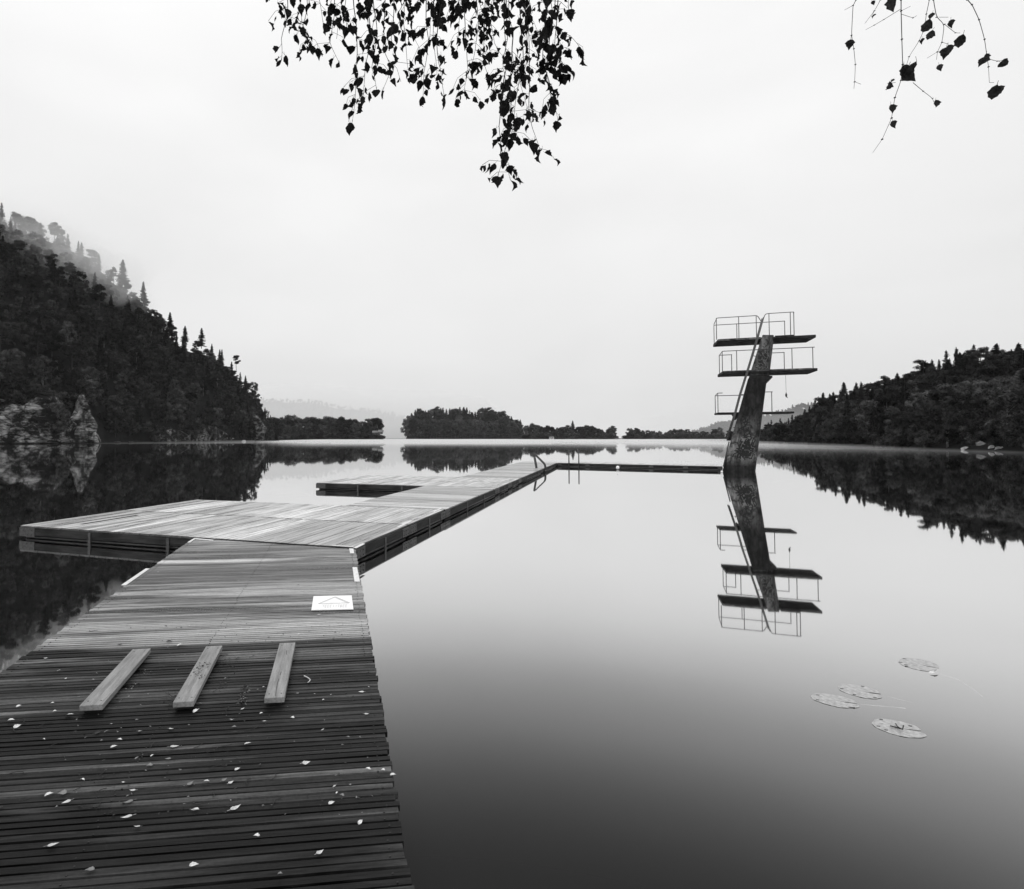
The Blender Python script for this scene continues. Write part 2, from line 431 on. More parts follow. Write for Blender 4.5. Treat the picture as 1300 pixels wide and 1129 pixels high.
# ---------------------------------------------------------------- floating pier sections
def loc2(s,t,z=0): return Vector((C0.x+U.x*s-V.x*t, C0.y+U.y*s-V.y*t, z))
def section(name,label,s0,s1,t0,t1,along,seed,rightfascia=True,leftfascia=True,frontfascia=True,gap=None,pitch=.12,O=None,rz=None,group=None,tonefn=None):
    """local frame: x right (0 at right edge, negative to the left), y forward"""
    r=random.Random(seed)
    root=empty(name,tuple(loc2(s0,0)) if O is None else O, PRZ if rz is None else rz)
    tag(root,label,'floating dock section',group)
    Ls=s1-s0; X0,X1=-t1,-t0
    mb=MB()
    if along:
        x=X0+.006
        while x<X1-.03:
            wd=min(pitch-.008,X1-.004-x); t=r.uniform(.72,1.15)
            if r.random()<.12: t*=1.25
            if tonefn: t*=tonefn(x)
            dz=r.uniform(-.0025,.0025)
            if gap and gap[0]<x+wd*.5<gap[0]+pitch:
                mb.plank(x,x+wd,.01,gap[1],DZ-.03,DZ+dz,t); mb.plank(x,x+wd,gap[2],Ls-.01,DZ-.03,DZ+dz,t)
            else:
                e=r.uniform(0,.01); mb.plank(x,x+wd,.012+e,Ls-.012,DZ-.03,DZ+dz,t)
            x+=pitch
        mat=M['decky']
    else:
        y=.006
        while y<Ls-.03:
            wd=min(pitch-.008,Ls-.004-y); t=r.uniform(.6,1.15)*(.9+.2*math.sin(y*2.2+seed))
            if r.random()<.15: t*=1.35
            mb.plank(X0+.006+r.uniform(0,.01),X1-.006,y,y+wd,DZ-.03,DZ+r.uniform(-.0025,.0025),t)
            y+=pitch
        mat=M['deckx']
    mb.build('decking',mat,root)
    def fascia(nm,x0,x1,y0,y1,mt,ax):
        mb=MB()
        mb.box(x0,x1,y0,y1,.075,DZ-.034,1.0); mb.build('side_board',mt,root,bevel=.004)
    if rightfascia: fascia('r',X1-.05,X1-.002,.06,Ls-.06,M['beamy'],1)
    if leftfascia: fascia('l',X0+.002,X0+.05,.06,Ls-.06,M['beamy'],1)
    if frontfascia: fascia('f',X0+.055,X1-.055,.004,.05,M['beamx'],0)
    # corner and splice plates with bolts
    for (px_,s_) in ((X1,1),(X0,-1)):
        for y0 in (.0,Ls-.42):
            xa,xb=(px_-.004,px_+.010) if s_>0 else (px_-.010,px_+.004)
            pl=MB(); pl.box(xa,xb,y0+.004,y0+.416,.05,DZ-.036,.8)
            for bx in (.08,.21,.34):
                for bz in (.09,.17):
                    pl.tube([(px_+s_*.010,y0+bx,bz),(px_+s_*.022,y0+bx,bz)],.014,6,.3)
            pl.build('corner_plate',M['plate'],root)
    for x0 in (X0,X1-.42):
        pl=MB(); pl.box(x0+.012,x0+.408,-.004,.012,.05,DZ-.036,.8)
        for bx in (.1,.21,.32):
            for bz in (.09,.17):
                pl.tube([(x0+bx,-.004,bz),(x0+bx,-.016,bz)],.014,6,.3)
        pl.build('corner_plate',M['plate'],root)
    # floats and water-level pipe
    fb=MB(); 
    fb.box(X0+.25,X1-.25,.22,Ls-.22,-.3,DZ-.034); fb.build('float',M['black'],root,bevel=.03)
    for xx in (X0+.08,X1-.08):
        pp=MB(); pp.tube([(xx,.14,.035),(xx,Ls-.08,.035)],.03,10); pp.build('rubbing_pipe',M["pipe"],root,smooth=True)
    pp=MB(); pp.tube([(X0+.12,.07,.035),(X1-.12,.07,.035)],.028,10)
    pp.build('rubbing_pipe',M["pipe"],root,smooth=True)
    def brk(*a):
        br=MB(); br.box(*a,.7); br.build('bracket',M['plate'],root)
    n=max(2,int((X1-X0)/1.6))
    for i in range(1,n):
        xx=X0+(X1-X0)*i/n; brk(xx-.03,xx+.03,-.018,.003,.0,DZ-.05)
    n=max(2,int(Ls/1.7))
    for i in range(1,n):
        yy=Ls*i/n
        brk(X1-.001,X1+.016,yy-.03,yy+.03,.0,DZ-.05); brk(X0-.016,X0+.001,yy-.03,yy+.03,.0,DZ-.05)
    return root
g0=toloc(G(100,665.6,DZ),(C0.x,C0.y),PRZ); g1_=toloc(G(169,654,DZ),(C0.x,C0.y),PRZ)
print('slit',g0,g1_)
def tf(x): return .62 if x>-2.3 else 1.0+.12*math.sin(x*2.1)
S=[]
S.append(section('dock_section','nearest wide dock section with a long dark slit where a board is missing',0,2.68,0,7.35,True,11,gap=(g0[0],g0[1],min(g1_[1],2.5)),tonefn=tf))
S.append(section('dock_section','second wide dock section, right behind the one with the slit',2.70,5.37,0,7.35,True,12,tonefn=lambda x:1.05+.1*math.sin(x*1.7)))
S.append(section('dock_section','narrow dock section joining the two wide platforms',5.39,12.18,0,2.7,False,13,pitch=.14))
S.append(section('dock_section','front half of the far wide platform, its dark side facing left of centre',12.2,14.86,0,7.2,True,14))
S.append(section('dock_section','rear half of the far wide platform, edge on to the open water',14.88,17.5,0,7.2,True,15))
S.append(section('dock_section','narrow dock section just beyond the far wide platform',17.52,26.0,0,2.7,False,16,pitch=.14))
S.append(section('dock_section','last narrow dock section carrying the bent tube ladder',26.02,35.0,0,2.7,False,17,pitch=.14))
# cross pier to the tower
ca=G(708.5,587.8,DZ); cb=G(916.5,592.2,DZ)
cdn=Vector((cb.x-ca.x,cb.y-ca.y)); CL=cdn.length; crz=math.atan2(cdn.y,cdn.x)
cd_=cdn.normalized(); cn_=Vector((-cd_.y,cd_.x))
cr_=empty('cross_pier',(ca.x,ca.y,0),crz); tag(cr_,'long low pier running right from the dock corner to the diving tower','pier')
mb=MB(); r=random.Random(5); x=.0
while x<CL-.05:
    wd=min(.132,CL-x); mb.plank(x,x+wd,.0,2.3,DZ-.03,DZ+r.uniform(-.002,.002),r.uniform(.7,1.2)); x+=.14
mb.build('decking',M['decky'],cr_)
nseg=5
for i in range(nseg):
    mb=MB(); mb.box(CL*i/nseg+.03,CL*(i+1)/nseg-.03,-.012,.04,.11,DZ-.034); mb.build('side_board',M['beamx'],cr_)
mb=MB(); mb.box(.1,CL-.1,.12,2.2,-.3,DZ-.034); mb.build('float',M['black'],cr_)
for i in range(nseg+1):
    mb=MB(); xx=min(max(CL*i/nseg,.1),CL-.1); mb.box(xx-.14,xx+.14,-.022,-.011,.05,DZ-.04)
    mb.build('corner_plate',M['plate'],cr_)
mb=MB(); mb.tube([(.1,.02,.035),(CL-.1,.02,.035)],.03,8); mb.build('rubbing_pipe',M["pipe"],cr_)
# closing wedge between last dock section and cross pier
wc=empty('corner_deck',tuple(loc2(35.0,0)),PRZ); tag(wc,'small corner deck where the dock turns right towards the tower','floating dock section')
def inl(p): return toloc(p,loc2(35.0,0),PRZ)
p1=(-2.7,.02); p2=(0,.02); p3=inl(ca); p4=inl(ca+Vector((cn_.x,cn_.y,0))*2.3); p5=(-2.7,2.4)
mb=MB(); mb.prism([p1,p2,(p3[0]-.02,p3[1]),(p4[0]-.02,p4[1]),p5],DZ-.03,DZ-.001,.95); mb.build('decking',M['deckx'],wc)
mb=MB(); mb.prism([(-2.5,.1),(-.1,.1),(p3[0]-.12,p3[1]+.05),(p4[0]-.1,p4[1]-.1),(-2.5,2.2)],-.3,DZ-.034,.95); mb.build('float',M['black'],wc)
# pale strips along the right edge of the near sections
for q in ([(503.4,669.6),(506.5,670),(523.5,661.6),(520.5,661.2)],[(448.5,695.8),(452.5,696.3),(463.5,690.8),(460.5,690.3)],[(549,649.6),(551.5,650),(562,645.2),(559.8,644.9)],
          [(421,693.1),(448,694.9),(449,694.3),(422,692.4)]):
    p=G(q[0][0],q[0][1],DZ); s=Vector((p.x-C0.x,p.y-C0.y)).dot(U)
    par=S[0] if s<2.6 else (S[1] if s<5.2 else S[2])
    strip(q,DZ+.003,M['steelw'],'edge_strip',par,(par.location.x,par.location.y),PRZ,.006)

# ---------------------------------------------------------------- swim ladders
def bent(pts, rad=.22, n=5):
    """rounded polyline"""
    pts=[Vector(p) for p in pts]; outp=[pts[0]]
    for i in range(1,len(pts)-1):
        a,b,c=pts[i-1],pts[i],pts[i+1]
        d1=(a-b); d2=(c-b); k=min(rad,d1.length*.45,d2.length*.45)
        A=b+d1.normalized()*k; C=b+d2.normalized()*k
        for j in range(n+1):
            t=j/n; outp.append(A*(1-t)**2+b*2*t*(1-t)+C*t*t)
    outp.append(pts[-1]); return outp
pl_=G(686,594.5,DZ); d=Vector((pl_.x-C0.x,pl_.y-C0.y)); sL=d.dot(U)
print('ladder s',sL,'t',-d.dot(V))
ld=empty('swim_ladder',tuple(loc2(sL,0,0)),PRZ); tag(ld,'swim ladder of two bent tubes leaning over the dock edge','ladder')
for yy in (-.26,.26):
    mb=MB(); mb.tube(bent([(-.42,yy,DZ),(-.58,yy,DZ+.88),(.08,yy,DZ+.22),(.10,yy,-.35)],.14),.032,8); mb.build('rail',M['rail'],ld,smooth=True)
for k,zz in enumerate((.12,-.13)):
    mb=MB(); mb.tube([(.10,-.26,zz),(.10,.26,zz)],.018,8); mb.build('rung',M['ladder'],ld)
# far ladder: posts standing up behind the cross pier
pa=G(728.4,592.9,0); 
q=toloc(pa,(ca.x,ca.y),crz)
ld2=empty('swim_ladder',(ca.x+cd_.x*q[0]-cn_.x*.03,ca.y+cd_.y*q[0]-cn_.y*.03,0),crz); tag(ld2,'swim ladder with two straight upright posts on the cross pier','ladder')
for xx in (-.35,.35):
    mb=MB(); mb.tube([(xx,-.06,-.4),(xx,-.06,DZ+.95)],[.045,.04],8); mb.build('post',M['rail'],ld2,smooth=True)
for zz in (-.18,.02):
    mb=MB(); mb.tube([(-.35,-.06,zz),(.35,-.06,zz)],.016,8); mb.build('rung',M['rail'],ld2)
# buoys
def buoy(p,rad,label):
    o=empty('buoy',tuple(p)); tag(o,label,'buoy')
    mb=MB(); pts=[];rr=[]
    for i in range(11):
        t=math.pi*i/10; pts.append((0,0,-math.cos(t)*rad)); rr.append(max(math.sin(t)*rad*.92,.004))
    mb.tube(pts,rr,14); mb.build('ball',M['buoy'],o,smooth=True)
    mb=MB(); mb.tube([(0,0,rad*.9),(0,0,rad*1.3)],rad*.25,8); mb.build('neck',M['rail'],o)
p=G(783.5,596.5,0); buoy((p.x,p.y-.1,.14),.12,'small white buoy tied halfway along the cross pier')
p=G(916.3,600.2,0); buoy((p.x,p.y,.05),.07,'tiny white float beside the foot of the diving tower')

# ---------------------------------------------------------------- diving tower
TPHI=math.radians(20); ta=Vector((math.cos(TPHI),-math.sin(TPHI),0)); tb=Vector((math.sin(TPHI),math.cos(TPHI),0))
TO=G(917.3,598.8,0)
def TP(px,py,boff=0.0):
    """hit the vertical plane at depth boff of the tower: returns (a,z)"""
    d=ray(px,py); o=Vector((0,0,H)); k=((TO-o).dot(tb)+boff)/d.dot(tb)
    p=o+d*k; return ((p-TO).dot(ta), p.z)
tw=empty('diving_tower',tuple(TO),-TPHI)
tag(tw,'leaning concrete diving tower with three railed platforms standing in the lake','diving tower')
# pillar: two profiles (front edge chamfered)
PD=1.15
lower=[TP(917.3,600),TP(959,600),TP(963.9,558.8),TP(968.2,523),TP(973,485.6),TP(981,476.8),TP(951.8,476.8),TP(944,501)]
lower[0]=(lower[0][0],-.9); lower[1]=(lower[1][0],-.9)
def slabpoly(mb, poly, b0,b1, ch=.0, tone=1.0, shear=0.0):
    """poly in (a,z), extruded along b with chamfered front"""
    n=len(poly); cx=sum(p[0] for p in poly)/n; cz=sum(p[1] for p in poly)/n
    A=sum(poly[i][0]*poly[(i+1)%n][1]-poly[(i+1)%n][0]*poly[i][1] for i in range(n))
    if A<0: poly=poly[::-1]
    f=[(p[0]+(cx-p[0])*0+ (ch if p[0]<cx else -ch),b0,p[1]) for p in poly]
    m_=[(p[0],b0+ch,p[1]) for p in poly]; e_=[(p[0]+shear,b1,p[1]) for p in poly]
    vs=f+(m_ if ch else [])+e_; fs=[tuple(range(n))]
    rows=2 if ch else 1
    for r_ in range(rows):
        for i in range(n):
            j=(i+1)%n; fs.append((r_*n+j,r_*n+i,(r_+1)*n+i,(r_+1)*n+j))
    fs.append(tuple(range(rows*n,(rows+1)*n))[::-1])
    mb.add(vs,fs,tone)
def scrawl(mb,mi,x0,x1,y0,y1,n,seed,off,w,le,re):
    r=random.Random(seed)
    def inside(a,z):
        l=np.interp(z,[p[1] for p in le],[p[0] for p in le])+.12; q=np.interp(z,[p[1] for p in re],[p[0] for p in re])-.12
        return l<a<q
    for k_ in range(n):
        a,z=TP(r.uniform(x0,x1),r.uniform(y0,y1),0); ang=r.uniform(0,6.28); pts=[]
        for k in range(r.randint(3,6)):
            if not inside(a,z): break
            pts.append((a,z)); ang+=r.uniform(-1.3,1.3); a+=math.cos(ang)*.11; z+=math.sin(ang)*.11
        for (p,q_) in zip(pts,pts[1:]):
            dx,dz=q_[0]-p[0],q_[1]-p[1]; l=math.hypot(dx,dz); nx_,nz_=-dz/l*w*.5,dx/l*w*.5; bb=off-k_*.00006
            mb.add([(p[0]+nx_,bb,p[1]+nz_),(p[0]-nx_,bb,p[1]-nz_),(q_[0]-nx_,bb,q_[1]-nz_),(q_[0]+nx_,bb,q_[1]+nz_)],[(0,1,2,3)],1,mi)
LE=[TP(917.3,598.8),TP(950.2,481)]; RE=[TP(959,598.8),TP(963.9,558.8),TP(968.2,523),TP(973,485.6)]
mb=MB()
def down(p,q,z): 
    t=(z-p[1])/(q[1]-p[1]); return (p[0]+(q[0]-p[0])*t,z)
slabpoly(mb,[down(TP(917.0,598.8),TP(949.8,481),-.9),down(TP(959,598.8),TP(963.9,558.8),-.9),TP(963.9,558.8),TP(968.2,523),TP(973,485.6),TP(949.8,481)],0,PD,.05,shear=.22)
scrawl(mb,1,937,956,561,578,110,1,-.004,.05,LE,RE); scrawl(mb,2,938,955,560,576,6,2,-.013,.02,LE,RE)
scrawl(mb,1,943,948,530,560,22,3,-.004,.06,LE,RE)
lowp=mb.build('lower_pillar',[M['conc'],M['scrawl'],M['chalk']],tw)
# bracket under the middle platform
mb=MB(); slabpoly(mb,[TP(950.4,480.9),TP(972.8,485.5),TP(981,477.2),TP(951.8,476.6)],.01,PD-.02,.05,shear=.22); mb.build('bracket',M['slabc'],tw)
mb=MB(); slabpoly(mb,[TP(951.8,476.4),TP(976.4,476.4),TP(982.5,425.3),TP(968.2,425.3)],.02,PD-.1,.05,shear=.22); 
LE=[TP(951.8,476.4),TP(968.2,425.3)]; RE=[TP(976.4,476.4),TP(982.5,425.3)]
scrawl(mb,1,956,978,430,468,60,4,.016,.035,LE,RE); scrawl(mb,2,955,977,432,470,45,5,.010,.016,LE,RE)
up=mb.build('upper_pillar',[M['conc'],M['scrawl'],M['chalk']],tw)
# platforms: (a0,a1,b0,b1,ztop,thick)
def platform(pl, pr, b0, b1, thick, label, taper=0.0):
    a0,z0=TP(*pl,b0); a1,z1=TP(*pr,b0); z=.5*(z0+z1)
    print('platform',label,'a',a0,a1,'z',z0,z1)
    o=empty('platform'); o.parent=tw; o['label']=label
    mb=MB()
    n=8
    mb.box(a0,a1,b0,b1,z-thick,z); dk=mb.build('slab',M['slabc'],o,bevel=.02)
    return o,a0,a1,z
top,ta0,ta1,tz=platform((911,430.3),(1036,426),.06,2.05,.17,'highest platform')
mid,ma0,ma1,mz=platform((917,471),(1038,467.8),-.14,1.85,.17,'middle platform')
low,la0,la1,lz=platform((911,523),(1008.5,523.3),.30,1.75,.11,'lowest and shortest platform')
# fascia and raised kerb
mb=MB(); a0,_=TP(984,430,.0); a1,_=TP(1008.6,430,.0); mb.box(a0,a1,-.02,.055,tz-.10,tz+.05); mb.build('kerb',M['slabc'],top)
mb=MB(); mb.box(ta0+.02,TP(966,430,0)[0],.012,.058,tz-.09,tz+.02); mb.build('kerb',M['conc'],top)
mb=MB(); mb.box(ma0+.02,ma1-.3,-.17,-.142,mz-.07,mz+.012); mb.build('kerb',M['conc'],mid)
def rails(parent, pts, posts, r=.022):
    """pts: rail polyline 3D; posts: list of (x,y,z0,z1)"""
    mb=MB(); mb.tube(bent(pts,.12),r,8); mb.build('handrail',M['rail'],parent,smooth=True)
    for (x,y,z0,z1) in posts:
        mb=MB(); mb.tube([(x,y,z0),(x,y,z1)],r*.95,8); mb.build('post',M['rail'],parent,smooth=True)
def aa(px,b,py=430): return TP(px,py,b)[0]
RT=1.22
nb,fb_=.08,2.03
zt=tz+RT
# top platform rails
zn=TP(936,402.3,nb)[1]
rails(top,[(aa(906.6,fb_),fb_,zn-.05),(aa(910.5,nb),nb,zn),(aa(962,nb),nb,zn),(aa(966.5,nb),nb,zn-.35)],
      [(aa(909.8,nb),nb,tz,zn),(aa(938.2,nb),nb,tz,zn),(aa(960.5,nb),nb,tz,zn)])
zf=TP(950,410.5,fb_)[1]
rails(top,[(aa(906.6,fb_),fb_,zf),(aa(997,fb_),fb_,zf)],[(aa(906.6,fb_),fb_,tz-.17,zf),(aa(935.6,fb_),fb_,tz,zf),(aa(996.5,fb_),fb_,tz,zf)])
z2=TP(990,397.3,nb)[1]
rails(top,[(aa(966.8,nb,409),nb-.12,z2-.5),(aa(971.5,nb,400),nb-.06,z2-.02),(aa(978,nb),nb,z2),(aa(1009,nb),nb,z2),(aa(1009.5,nb),nb+.25,z2-.02)],
      [(aa(976.8,nb),nb,tz,z2),(aa(1003.9,nb),nb,tz,z2),(aa(1008.3,nb),nb,tz,z2-.02)])
# middle platform rails
nb2,fb2=-.12,1.83
zn=TP(975,443.5,nb2)[1]; zf=TP(920,450.9,fb2)[1]; print('mid rail',zn-mz,zf-mz)
rails(mid,[(aa(912.9,fb2),fb2,zf),(aa(917,nb2),nb2,zn),(aa(1034,nb2),nb2,zn)],
      [(aa(916.5,nb2),nb2,mz,zn),(aa(934.8,nb2),nb2,mz,zn),(aa(1005,nb2),nb2,mz,zn),(aa(1031.4,nb2),nb2,mz,zn)])
rails(mid,[(aa(912.9,fb2),fb2,zf),(aa(929,fb2),fb2,zf)],[(aa(912.7,fb2),fb2,mz-.16,zf),(aa(928.3,fb2),fb2,mz,zf)])
rails(mid,[(aa(962,fb2),fb2,zf),(aa(995.5,fb2),fb2,zf)],[(aa(995,fb2),fb2,mz,zf)])
# low platform rails
nb3,fb3=.32,1.73
zn=TP(912,499.2,nb3)[1]; zf=TP(920,502.4,fb3)[1]; print('low rail',zn-lz,zf-lz)
rails(low,[(aa(906.6,fb3),fb3,zf),(aa(910,nb3),nb3,zn),(aa(916,nb3),nb3,zn)],[(aa(910,nb3),nb3,lz,zn)])
rails(low,[(aa(906.6,fb3),fb3,zf),(aa(946,fb3),fb3,zf)],[(aa(906.6,fb3),fb3,lz-.1,zf)])
rails(low,[(aa(966,nb3),nb3,zn),(aa(979.5,nb3),nb3,zn)],[(aa(978.2,nb3),nb3,lz,zn)])
# long ladder
LB=[(922.4,557.5),(933,523),(938.8,501),(948.6,470),(955,449),(960.8,429),(967.6,404.5)]
lad=[(TP(x,y,-.2)) for x,y in LB]
for bo in (-.2,-.62):
    mb=MB(); mb.tube([(a,bo,z) for a,z in lad],.036,8); mb.build('ladder_stile',M['ladder'],tw,smooth=True)
zz=lad[0][1]+.15; rg=MB()
while zz<lad[-1][1]-.7:
    for i in range(len(lad)-1):
        if lad[i][1]<=zz<=lad[i+1][1]:
            t=(zz-lad[i][1])/(lad[i+1][1]-lad[i][1]); a=lad[i][0]+t*(lad[i+1][0]-lad[i][0])
            mb=MB(); mb.tube([(a,-.62,zz),(a,-.2,zz)],.014,6); mb.build('rung',M['ladder'],tw)
    zz+=.3
for (x,y,dx) in ((930.5,543,6),(938.8,501,6),(955,452,4.5)):
    a,z=TP(x,y,-.2); a2,_=TP(x+dx,y,0)
    mb=MB(); mb.tube([(a,-.62,z),(a,-.2,z),(a2+.25,.25,z)],.02,6); mb.build('ladder_bracket',M['rail'],tw)
# sloping guard pipe on left edge near the water
mb=MB(); mb.tube([(TP(918.4,590,-.05)[0],-.05,.3),(TP(925.6,561,-.05)[0],-.05,TP(925.6,561,-.05)[1])],.035,8); mb.build('guard_pipe',M['rail'],tw,smooth=True)
# corbel under low platform left
mb=MB(); slabpoly(mb,[TP(932,525.5),TP(938.5,525.5),TP(935.8,533)],.25,1.0); mb.build('corbel',M['slabc'],tw)
# rope with hook
a,z=TP(997.2,470,.6); 
rp=empty('hanging_rope',tuple(TO+ta*a+tb*.6+Vector((0,0,mz-.18))),-TPHI)
zb=TP(997.2,499,.6)[1]
tag(rp,'thin rope with a small weight hanging under the middle diving platform','rope')
mb=MB(); mb.tube([(0,0,.0),(0.01,0,zb-mz+.18)],.008,6); mb.build('rope',M['ladder'],rp)
mb=MB(); h0=zb-mz+.18; mb.tube([(0.01,0,h0+.02),(0.01,0,h0-.12),(0.01,0,h0-.26)],[.012,.06,.03],8); mb.tube([(.01,0,h0-.2),(.08,0,h0-.3)],.02,6); mb.build('weight',M['rail'],rp)

# ---------------------------------------------------------------- loose boards, sign, litter on the gangway
def ground_board(c4, label, zt_):
    P=[G(x,y,zt_) for x,y in c4]     # far-left, far-right, near-right, near-left
    fl,fr,nr,nl=P; mid_n=(nr+nl)/2; mid_f=(fl+fr)/2; d=(mid_f-mid_n); rz=math.atan2(-d.x,d.y)
    wl=((fr-fl).length+(nr-nl).length)/2; wl=min(wl,.16)
    L=d.length
    o=empty('wooden_board',(mid_n.x,mid_n.y,0),rz); tag(o,label,'plank','loose boards on the gangway')
    mb=MB(); mb.box(-wl/2,wl/2,0,L,zt_-.036,zt_,1.0); mb.build('plank',M['loose'],o,bevel=.003)
    for y0 in (.03,L-.09):
        mb=MB(); mb.box(-wl/2+.02,wl/2-.02,y0,y0+.06,GZ+.001,zt_-.037); mb.build('batten',M['black'],o)
    for yy in (.06,L-.06):
        for xx in (-.04,.04): mb=MB(); mb.tube([(xx,yy,zt_-.005),(xx,yy,zt_+.0015)],.005,8); mb.build('screw',M['rail'],o)
    return wl,L
ZB=GZ+.062
for c4,lb in (([(167.4,823.9),(192.7,823.4),(128,895),(103,895.5)],'leftmost of the three loose planks, lying most slanted'),
              ([(262,820),(282,820),(245.4,891),(220,891)],'middle of the three loose planks, dirt across its centre'),
              ([(355,816),(375,816),(360.6,885.7),(336,885.7)],'right loose plank with a long crack, lying nearest the sign')):
    print('board',ground_board(c4,lb,ZB))
# crack on third board and dirt
sg=[G(x,y,GZ+.012) for x,y in ((398,757),(446.5,756),(448.7,773.2),(395.3,774.3))]
sgc=sum(sg,Vector())/4; rzs=math.atan2((sg[2]-sg[3]).y,(sg[2]-sg[3]).x)
so_=empty('sign_sheet',(sgc.x,sgc.y,0),rzs); tag(so_,'white sheet with a faint triangle emblem lying on the gangway slats','sign')
lp=[toloc(p,(sgc.x,sgc.y),rzs) for p in sg]; mb=MB(); mb.prism([lp[3],lp[2],lp[1],lp[0]],GZ+.004,GZ+.012); mb.build('sheet',M['white'],so_)
W2=(lp[2][0]-lp[3][0]); H2=(lp[0][1]-lp[3][1]); x0=lp[3][0]; y0=lp[3][1]; print('sign size',W2,H2)
def sbar(mb,xa,ya,xb,yb,w,z):
    dx,dy=xb-xa,yb-ya; l=math.hypot(dx,dy); nx_,ny_=-dy/l*w/2,dx/l*w/2
    mb.prism([(xa-nx_,ya-ny_),(xb-nx_,yb-ny_),(xb+nx_,yb+ny_),(xa+nx_,ya+ny_)],z,z+.001)
mb=MB(); 
ax,ay=x0+.13*W2,y0+.40*H2; bx_,by_=x0+.50*W2,y0+.90*H2; cx_,cy_=x0+.88*W2,y0+.42*H2
sbar(mb,ax,ay,bx_,by_,.022,GZ+.013); sbar(mb,bx_,by_,cx_,cy_,.026,GZ+.0143); sbar(mb,ax,ay,cx_,cy_,.010,GZ+.0156); mb.build('emblem',M['faint'],so_)
mb=MB(); lx=x0+.24*W2; st=.062*W2; yb_=y0+.13*H2; hh=.17*H2; z=GZ+.013; 
glyph={'T':[(0,1,1,1),(.5,0,.5,.93)],'E':[(0.1,0,.1,1),(.18,1,.9,1),(.18,.5,.8,.5),(.18,0,.9,0)],'I':[(.5,0,.5,1)],'B':[(.1,0,.1,1),(.2,1,.8,.9),(.8,.82,.3,.5),(.3,.46,.85,.3),(.85,.2,.2,0)]}
for k,ch in enumerate('TEEEIITBEE'):
    for (a_,b1,c_,d_) in glyph[ch]:
        sbar(mb,lx+k*st+a_*st*.7,yb_+b1*hh,lx+k*st+c_*st*.7,yb_+d_*hh,.004,z+.00002*k)
mb.build('lettering',M['faint'],so_)

# leaf shape: rhombic-ovate blade with tip and stalk, folded and curled
def leaf_mesh(seed, L=.045, W=.034, curl=.3, fold=.35, stalk=True):
    r=random.Random(seed)
    prof=[(0,0.02),(.06,.55),(.16,.86),(.3,1.0),(.45,.88),(.6,.64),(.75,.38),(.88,.16),(1,.0)]
    vs=[];fs=[]
    n=len(prof)
    for i,(t,wd) in enumerate(prof):
        y=t*L; z=math.sin(t*math.pi)*curl*L*.4*(1 if seed%2 else -1)+curl*t*t*L*.4
        jag=1+(.1 if i%2 else -.06)
        w_=wd*W*.5*jag
        vs+= [(-w_,y,z+w_*fold*r.uniform(.6,1.2)),(0,y,z),(w_,y,z+w_*fold*r.uniform(.6,1.2))]
    for i in range(n-1):
        a=i*3; fs+=[(a,a+1,a+4,a+3),(a+1,a+2,a+5,a+4)]
    if stalk:
        k=len(vs); vs+=[(-.0008,0,0),(.0008,0,0),(.0008,-.016,.001),(-.0008,-.016,.001)]; fs.append((k,k+1,k+2,k+3))
    return vs,fs
LV=[leaf_mesh(i,.05,.040 if i<4 else .026,.35+.15*i,.5+.12*i) for i in range(6)]
LF=[leaf_mesh(i,.05,(.030,.034,.024,.027,.020,.032)[i],.10+.06*i,.10+.10*i,i%2==0) for i in range(6)]
LM={}
for mk in ('lp','lg','ld'):
    for i in range(6):
        me=bpy.data.meshes.new('fallen_leaf'); me.from_pydata(LF[i][0],[],LF[i][1]); me.materials.append(M[mk]); me.update(); LM[(mk,i)]=me
# (x,y,size,kind): 0 pale 1 grey 2 dark
FL=[(82,863,.7,0),(69,893,.8,0),(20,898.6,.9,0),(72,903,1.1,0),(83,909,1.6,0),(9.6,915.6,1.4,0),(17,925,1.3,0),(98,886,.9,1),(120,864,.8,1),(175,929,1,0),(132,931,.9,1),
(214,925.6,1.2,0),(245,905.6,1.5,0),(155,940,.8,0),(140,950,1.4,0),(216,948.6,1.4,0),(191,961.6,.6,0),(171,965,1,1),(194,972,1.1,1),(217,963.6,1.1,1),(107,992,.9,0),(158,994,.6,0),(172,1004,1,0),
(56,1012,1.5,0),(90,1016.6,1.2,0),(85,1007,1.5,1),(169,1017,1.3,1),(168,1036,1.4,0),(251,1029,1,0),(238,997.6,1.1,1),(257,994,1.3,0),(4,1025,1,2),(57,940,.6,0),(120,932,1.2,2),(140,920,.5,0),(192,923,.5,0),
(287,861,.8,0),(333,873.5,.6,0),(328.5,875.6,.6,0),(376,881,.7,0),(400.6,882,.5,0),(421,882,.7,0),(462,878.7,1.1,0),(469,873,.5,0),(409,890,.5,0),(306,901.5,.9,0),(329.5,907,.9,0),(292,914,.9,0),(337.6,916,.9,0),
(374,912,1,0),(462.5,907,1.1,0),(300,923,1,1),(408,928,.8,0),(444,937,.7,1),(310,946,1.1,0),(384,970,1.3,0),(298,979,1.2,0),(290,995.6,1.1,0),(281.6,992,.8,1),(471,978,.9,0),(489,979,.7,0),(495,985,1.2,0),
(426,997.7,.8,0),(426.5,1009,.6,0),(437,1012,.9,1),(417,1022,1.1,0),(292.6,1029,1.6,0),(252.7,1028.6,1,0),(295.7,929.6,1.4,2),(201.6,727,.9,0),(302,738,.9,0),(403,781,1.1,0),(224.6,821,1.7,0),(378,806.6,1,0),
(212,796,.9,2),(155,818.5,1.5,2),(211,815,1.6,2),(292.5,814,.9,2),(339.6,810,.9,2),(427,804,.9,2),(238.5,796,.9,0),(296.7,802,.9,0),(60,836,1.1,0),(72,853,.9,0),(357,758,.7,2),(380,743,.8,2),(98,930,.7,2),
(178,1050,1.2,0),(330,1062,1.1,0),(402,1085,1,0),(60,1075,1.3,0),(240,1100,1.2,0),(455,1048,.9,0),(120,1105,1,1),(352,1112,.9,1)]
r=random.Random(21)
